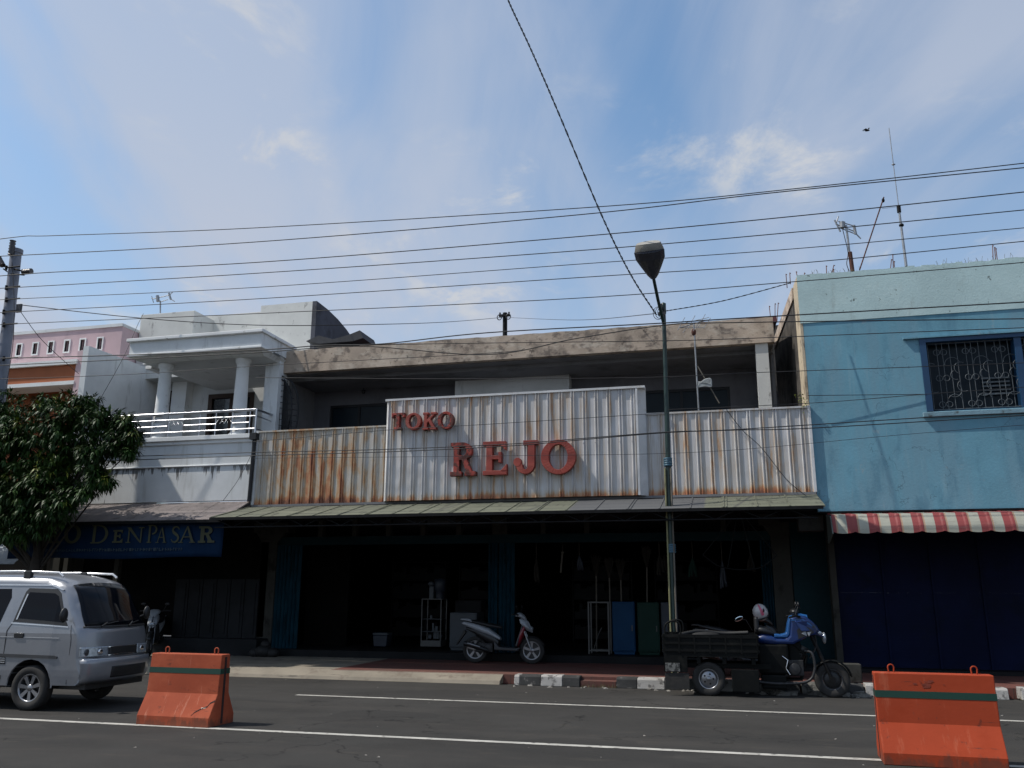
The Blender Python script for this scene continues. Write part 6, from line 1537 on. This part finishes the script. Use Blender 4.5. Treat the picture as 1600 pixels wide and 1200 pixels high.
# ================================================================== goods in and before the shop
def on_floor(px, py, z=.3): return G(px, py, z)
YG1 = 19.5
q0, q1 = P(657, 1008, YG1), P(690, 937, YG1); zb0 = ZF
GC = thing('glass_cabinet', 'tall narrow glass display cabinet with pale frame inside the shop', 'cabinet', ((q0.x+q1.x)/2, YG1+.2, ZF))
x0, x1, z1 = q0.x, q1.x, q1.z; b = MB(); fz_ = .022
for x in (x0, x1-fz_):
    for y in (YG1, YG1+.4): b.box(x, x+fz_, y, y+fz_, ZF+.08, z1)
b.box(x0, x1, YG1-.003, YG1+.42, z1, z1+.02); b.box(x0, x1, YG1-.003, YG1+.42, ZF+.07, ZF+.20); b.build('frame', 'alu', GC)
b = MB(); 
for f in (.35, .6): b.box(x0+fz_, x1-fz_, YG1+.03, YG1+.4, ZF+(z1-ZF)*f, ZF+(z1-ZF)*f+.012)
b.build('shelf', 'cabinet_pale', GC)
for k in range(9):
    b = MB(); x = random.uniform(x0+.05, x1-.1); f = random.choice([.2, .35, .6]); w = random.uniform(.04, .08); h = random.uniform(.06, .2); z = ZF+(z1-ZF)*f+.013; b.box(x, x+w, YG1+.1+.02*k, YG1+.115+.02*k, z, z+h); b.build('stock_item', 'cabinet_pale', GC)
qa, qb = P(671, 937, YG1+.1), P(698, 905, YG1+.1)
WD = thing('water_dispenser', 'pale countertop dispenser standing on top of the glass cabinet', 'dispenser', (qa.x+.15, YG1+.15, z1+.02))
b = MB(); b.lathe([(.10,0),(.11,.05),(.10,.16),(.14,.2),(.145,.42),(.10,.46),(0,.47)], (qa.x+.22, YG1+.2, z1+.02), 'z', 20); b.build('tank', 'cabinet_slate', WD)
b = MB(); b.box(qa.x-.0, qa.x+.10, YG1+.08, YG1+.2, z1+.02, z1+.30); b.ell((qa.x+.03, YG1+.1, z1+.36), (.08,.06,.06), 12, 8); b.build('tap_head', 'cabinet_pale', WD)
def cabinet(name, px0, px1, pyt, Y, m, label, depth=.45, z0=ZF, kick=.06, pybase=None, extra=None):
    q0, q1 = P(px0, pyt, Y), P(px1, pyt, Y); t = thing(name, label, 'cabinet', ((q0.x+q1.x)/2, Y+depth/2, z0))
    b = MB(); b.box(q0.x, q1.x, Y, Y+depth, z0+kick, q0.z); b.box(q0.x+.02, q1.x-.02, Y+.03, Y+depth, z0, z0+kick+.01); b.build('carcass', m, t, bevel=.012)
    b = MB(); b.box(q0.x+.02, q1.x-.02, Y-.014, Y-.001, z0+kick+.03, q0.z-.03); d = b.build('door', m, t, bevel=.006)
    b = MB(); xm = q1.x-.07; b.box(xm, xm+.02, Y-.035, Y-.014, (z0+q0.z)/2-.06, (z0+q0.z)/2+.06); b.build('handle', 'alu', d); return t
cabinet('chest_freezer', 703, 745, 957, 19.35, 'cabinet_pale', 'pale low freezer cabinet behind the white scooter tail', .6)
cabinet('side_cabinet', 711, 752, 938, 20.1, 'dark_floor', 'dark taller cabinet behind the pale freezer', .4)
cabinet('blue_cupboard', 956, 991, 940, 19.15, 'cabinet_blue', 'bright blue upright cupboard inside the right shop bay')
cabinet('green_cupboard', 995, 1029, 941, 19.15, 'cabinet_green', 'green upright cupboard between the blue and slate cupboards')
cabinet('slate_cupboard', 1032, 1058, 941, 19.2, 'cabinet_slate', 'slate grey cupboard behind the lamp post')
q0, q1 = P(918, 940, 19.15), P(951, 940, 19.15); t = thing('display_frame', 'empty open metal frame left of the blue cupboard', 'frame', ((q0.x+q1.x)/2, 19.3, ZF))
b = MB()
for x in (q0.x, q1.x-.03):
    for y in (19.15, 19.5): b.box(x, x+.03, y, y+.03, ZF, q0.z)
for z in (ZF+.06, q0.z-.03):
    b.box(q0.x+.03, q1.x-.03, 19.152, 19.178, z, z+.028); b.box(q0.x+.03, q1.x-.03, 19.502, 19.528, z, z+.028)
b.build('frame', 'alu', t)
b = MB(); b.tube([(q0.x+.1,19.3,ZF+.1),(q0.x+.2,19.3,ZF+.4),(q0.x+.28,19.3,ZF+.55)], .01, 5); b.build('loop', 'alu', t)
q = P(595, 1000, 19.9); b = MB(); b.prism([(-.16,0),(.16,0),(.19,.26),(-.19,.26)], 'y', -.16, .16); o = b.build('plastic_basin', 'cabinet_slate', None, bevel=.02); o.location = (q.x, 20.0, ZF+.02); tag(o, 'grey square plastic basin on the left shop floor', 'basin')
b = MB(); b.prism([(-.19,0),(.19,0),(.19,.05),(-.19,.05)], 'y', -.16, .16); o = b.build('basin_lid', 'cabinet_pale', None, bevel=.01); o.location = (q.x, 20.0, ZF+.285); tag(o, 'flat pale lid lying on the grey basin', 'lid')
BRG = 'brooms standing bristles up behind the cupboards'
for i, (px, pyt, pyb, lean, lab) in enumerate([(931,872,938,.02,'broom with fan head above the empty frame'),(953,875,938,.0,'dark broom between the frame and blue cupboard'),(971,878,940,.0,'broom above the blue cupboard'),(1009,858,940,.05,'tall leaning broom above the green cupboard'),(1047,872,940,-.02,'broom half hidden by the lamp post')]):
    q = P(px, pyb, 19.75); zt_ = P(px, pyt+28, 19.75).z; zt2 = P(px, pyt-4, 19.75).z
    t = thing('broom', lab, 'broom', (q.x, 19.75, ZF), 0, BRG); b = MB(); b.tube([(0,0,0),(lean,0,zt_-ZF)], .018, 6); b.build('handle', 'stick', t, False)
    b = MB(); h0 = zt_-ZF; h1 = zt2-ZF
    for k in range(26):
        a = -.45+.9*k/25; b.tube([(lean,0,h0-.05),(lean+sin(a)*(h1-h0)*.55,random.uniform(-.04,.04),h0+(h1-h0)*random.uniform(.75,1.05))], .010, 4)
    b.build('bristles', 'straw', t, False)
q = P(877, 900, 19.5); b = MB(); b.tube([P(879,863,19.5), P(876,895,19.5)], .022, 8); b.tube([P(879,863,19.5), P(879.5,848,19.5)], .006, 4); b.box(P(879,863,19.5).x-.03, P(879,863,19.5).x+.03, 19.47, 19.53, P(879,864,19.5).z, P(879,862,19.5).z); tag(b.build('hanging_rod', 'stick', None), 'short pale rod hanging in the right shop bay', 'rod')
HG = 'goods hanging from the lintel of the right shop bay'
for i, (px, py, w, h, m_, lab) in enumerate([(838,872,.10,.55,'straw','narrow bundle hanging beside the centre shutters'),(905,868,.16,.35,'cabinet_slate','small grey bundle hanging above the empty frame'),(1030,866,.14,.45,'straw','straw bundle hanging left of the lamp post'),(1082,872,.18,.40,'cabinet_green','greenish bundle hanging right of the lamp post'),(1128,876,.12,.60,'cabinet_slate','long grey bundle hanging under the wire frame'),(1172,868,.15,.35,'straw','short bundle hanging near the right pillar')]):
    q = P(px, py, 19.3); t = thing('hanging_bundle', lab, 'bundle', (q.x, 19.3, q.z), 0, HG); b = MB()
    for k in range(9):
        a = random.uniform(-1, 1); b.tube([(0,0,0),(a*w*.4,random.uniform(-.04,.04),-h*.5),(a*w*.6,random.uniform(-.05,.05),-h*random.uniform(.8,1))], [.012,.03,.02], 5)
    b.build('stalks', m_, t, False); b = MB(); b.tube([(0,0,0),(0,0,max(.05, 2.98-q.z))], .006, 4); b.build('string', 'stick', t, False)
# fan shaped wire frame hanging under the awning
YFR = 16.4; q = P(1156, 806, YFR); FR = thing('wire_fan_frame', 'fan shaped wire frame hanging under the awning at right', 'wire frame', tuple(q))
b = MB(); arc = smoothpath([P(1098,867,YFR), P(1120,883,YFR), P(1142,889,YFR), P(1165,890,YFR), P(1190,886,YFR), P(1214,868,YFR)]); b.tube(arc, .012, 6); b.build('arc', 'bed_black', FR)
for (a, c) in (((1147,808),(1098,867)), ((1151,808),(1137,886)), ((1158,808),(1179,888)), ((1163,808),(1214,868))):
    b = MB(); b.tube([P(*a, YFR), P(*c, YFR)], .009, 6); b.build('spoke', 'bed_black', FR)
b = MB(); b.tube([P(1155,806,YFR), P(1155,800,YFR)+Vector((0,0,.02))], .02, 6); b.build('hook', 'black_steel', FR)
# lit bulb deep in the shop
q = P(685, 843, 21.5); LB = thing('ceiling_bulb', 'tiny lit bulb hanging in the dark left shop bay', 'light bulb', tuple(q))
b = MB(); b.ell(q, (.03,.03,.035), 12, 8); b.build('bulb', 'bulb', LB); b = MB(); b.tube([q+Vector((0,0,.03)), (q.x, q.y, 3.33)], .006, 4); b.build('cord', 'cable_black', LB)
# shelves with stock along the back of the shop, barely visible
SG = 'stock shelves in the dark back of the shop'
for i, (xx, lab) in enumerate(((-8.6, 'dark stock shelf at the back of the left bay'), (-6.6, 'dark stock shelf behind the glass cabinet'), (-3.4, 'dark stock shelf left of the right bay'), (-1.2, 'dark stock shelf at the back behind the cupboards'))):
    t = thing('stock_shelf', lab, 'shelf', (xx, 23.5, ZF), 0, SG)
    b = MB()
    for z in (.1, .6, 1.1, 1.6, 2.1): b.box(-.8, .8, -.2, .2, z, z+.03)
    for x in (-.8, .78): b.box(x, x+.03, -.205, .205, 0, 2.15)
    b.build('rack', 'black_steel', t, False)
    b = MB()
    for z in (.131, .631, 1.131, 1.631):
        x = -.75
        while x < .7: w = random.uniform(.08, .2); b.box(x, x+w, -.18, .1, z, z+random.uniform(.15, .4)); x += w
    b.build('boxes', 'dark_floor', t, False)
q = G(415, 1028, ZP); b = MB(); 
for (dx, dy, dz, r) in ((0,0,.12,.20),(.22,.03,.09,.16),(-.2,.0,.08,.15),(.05,0,.27,.12)): b.ell((dx,dy,dz), (r, r*.8, r*.7), 14, 8)
o = b.build('rubbish_sack', 'sack_black', None); o.location = (P(408, 1015, 18.2).x, 18.3, ZP); tag(o, 'lumpy black sack at the foot of the left pillar', 'sack')
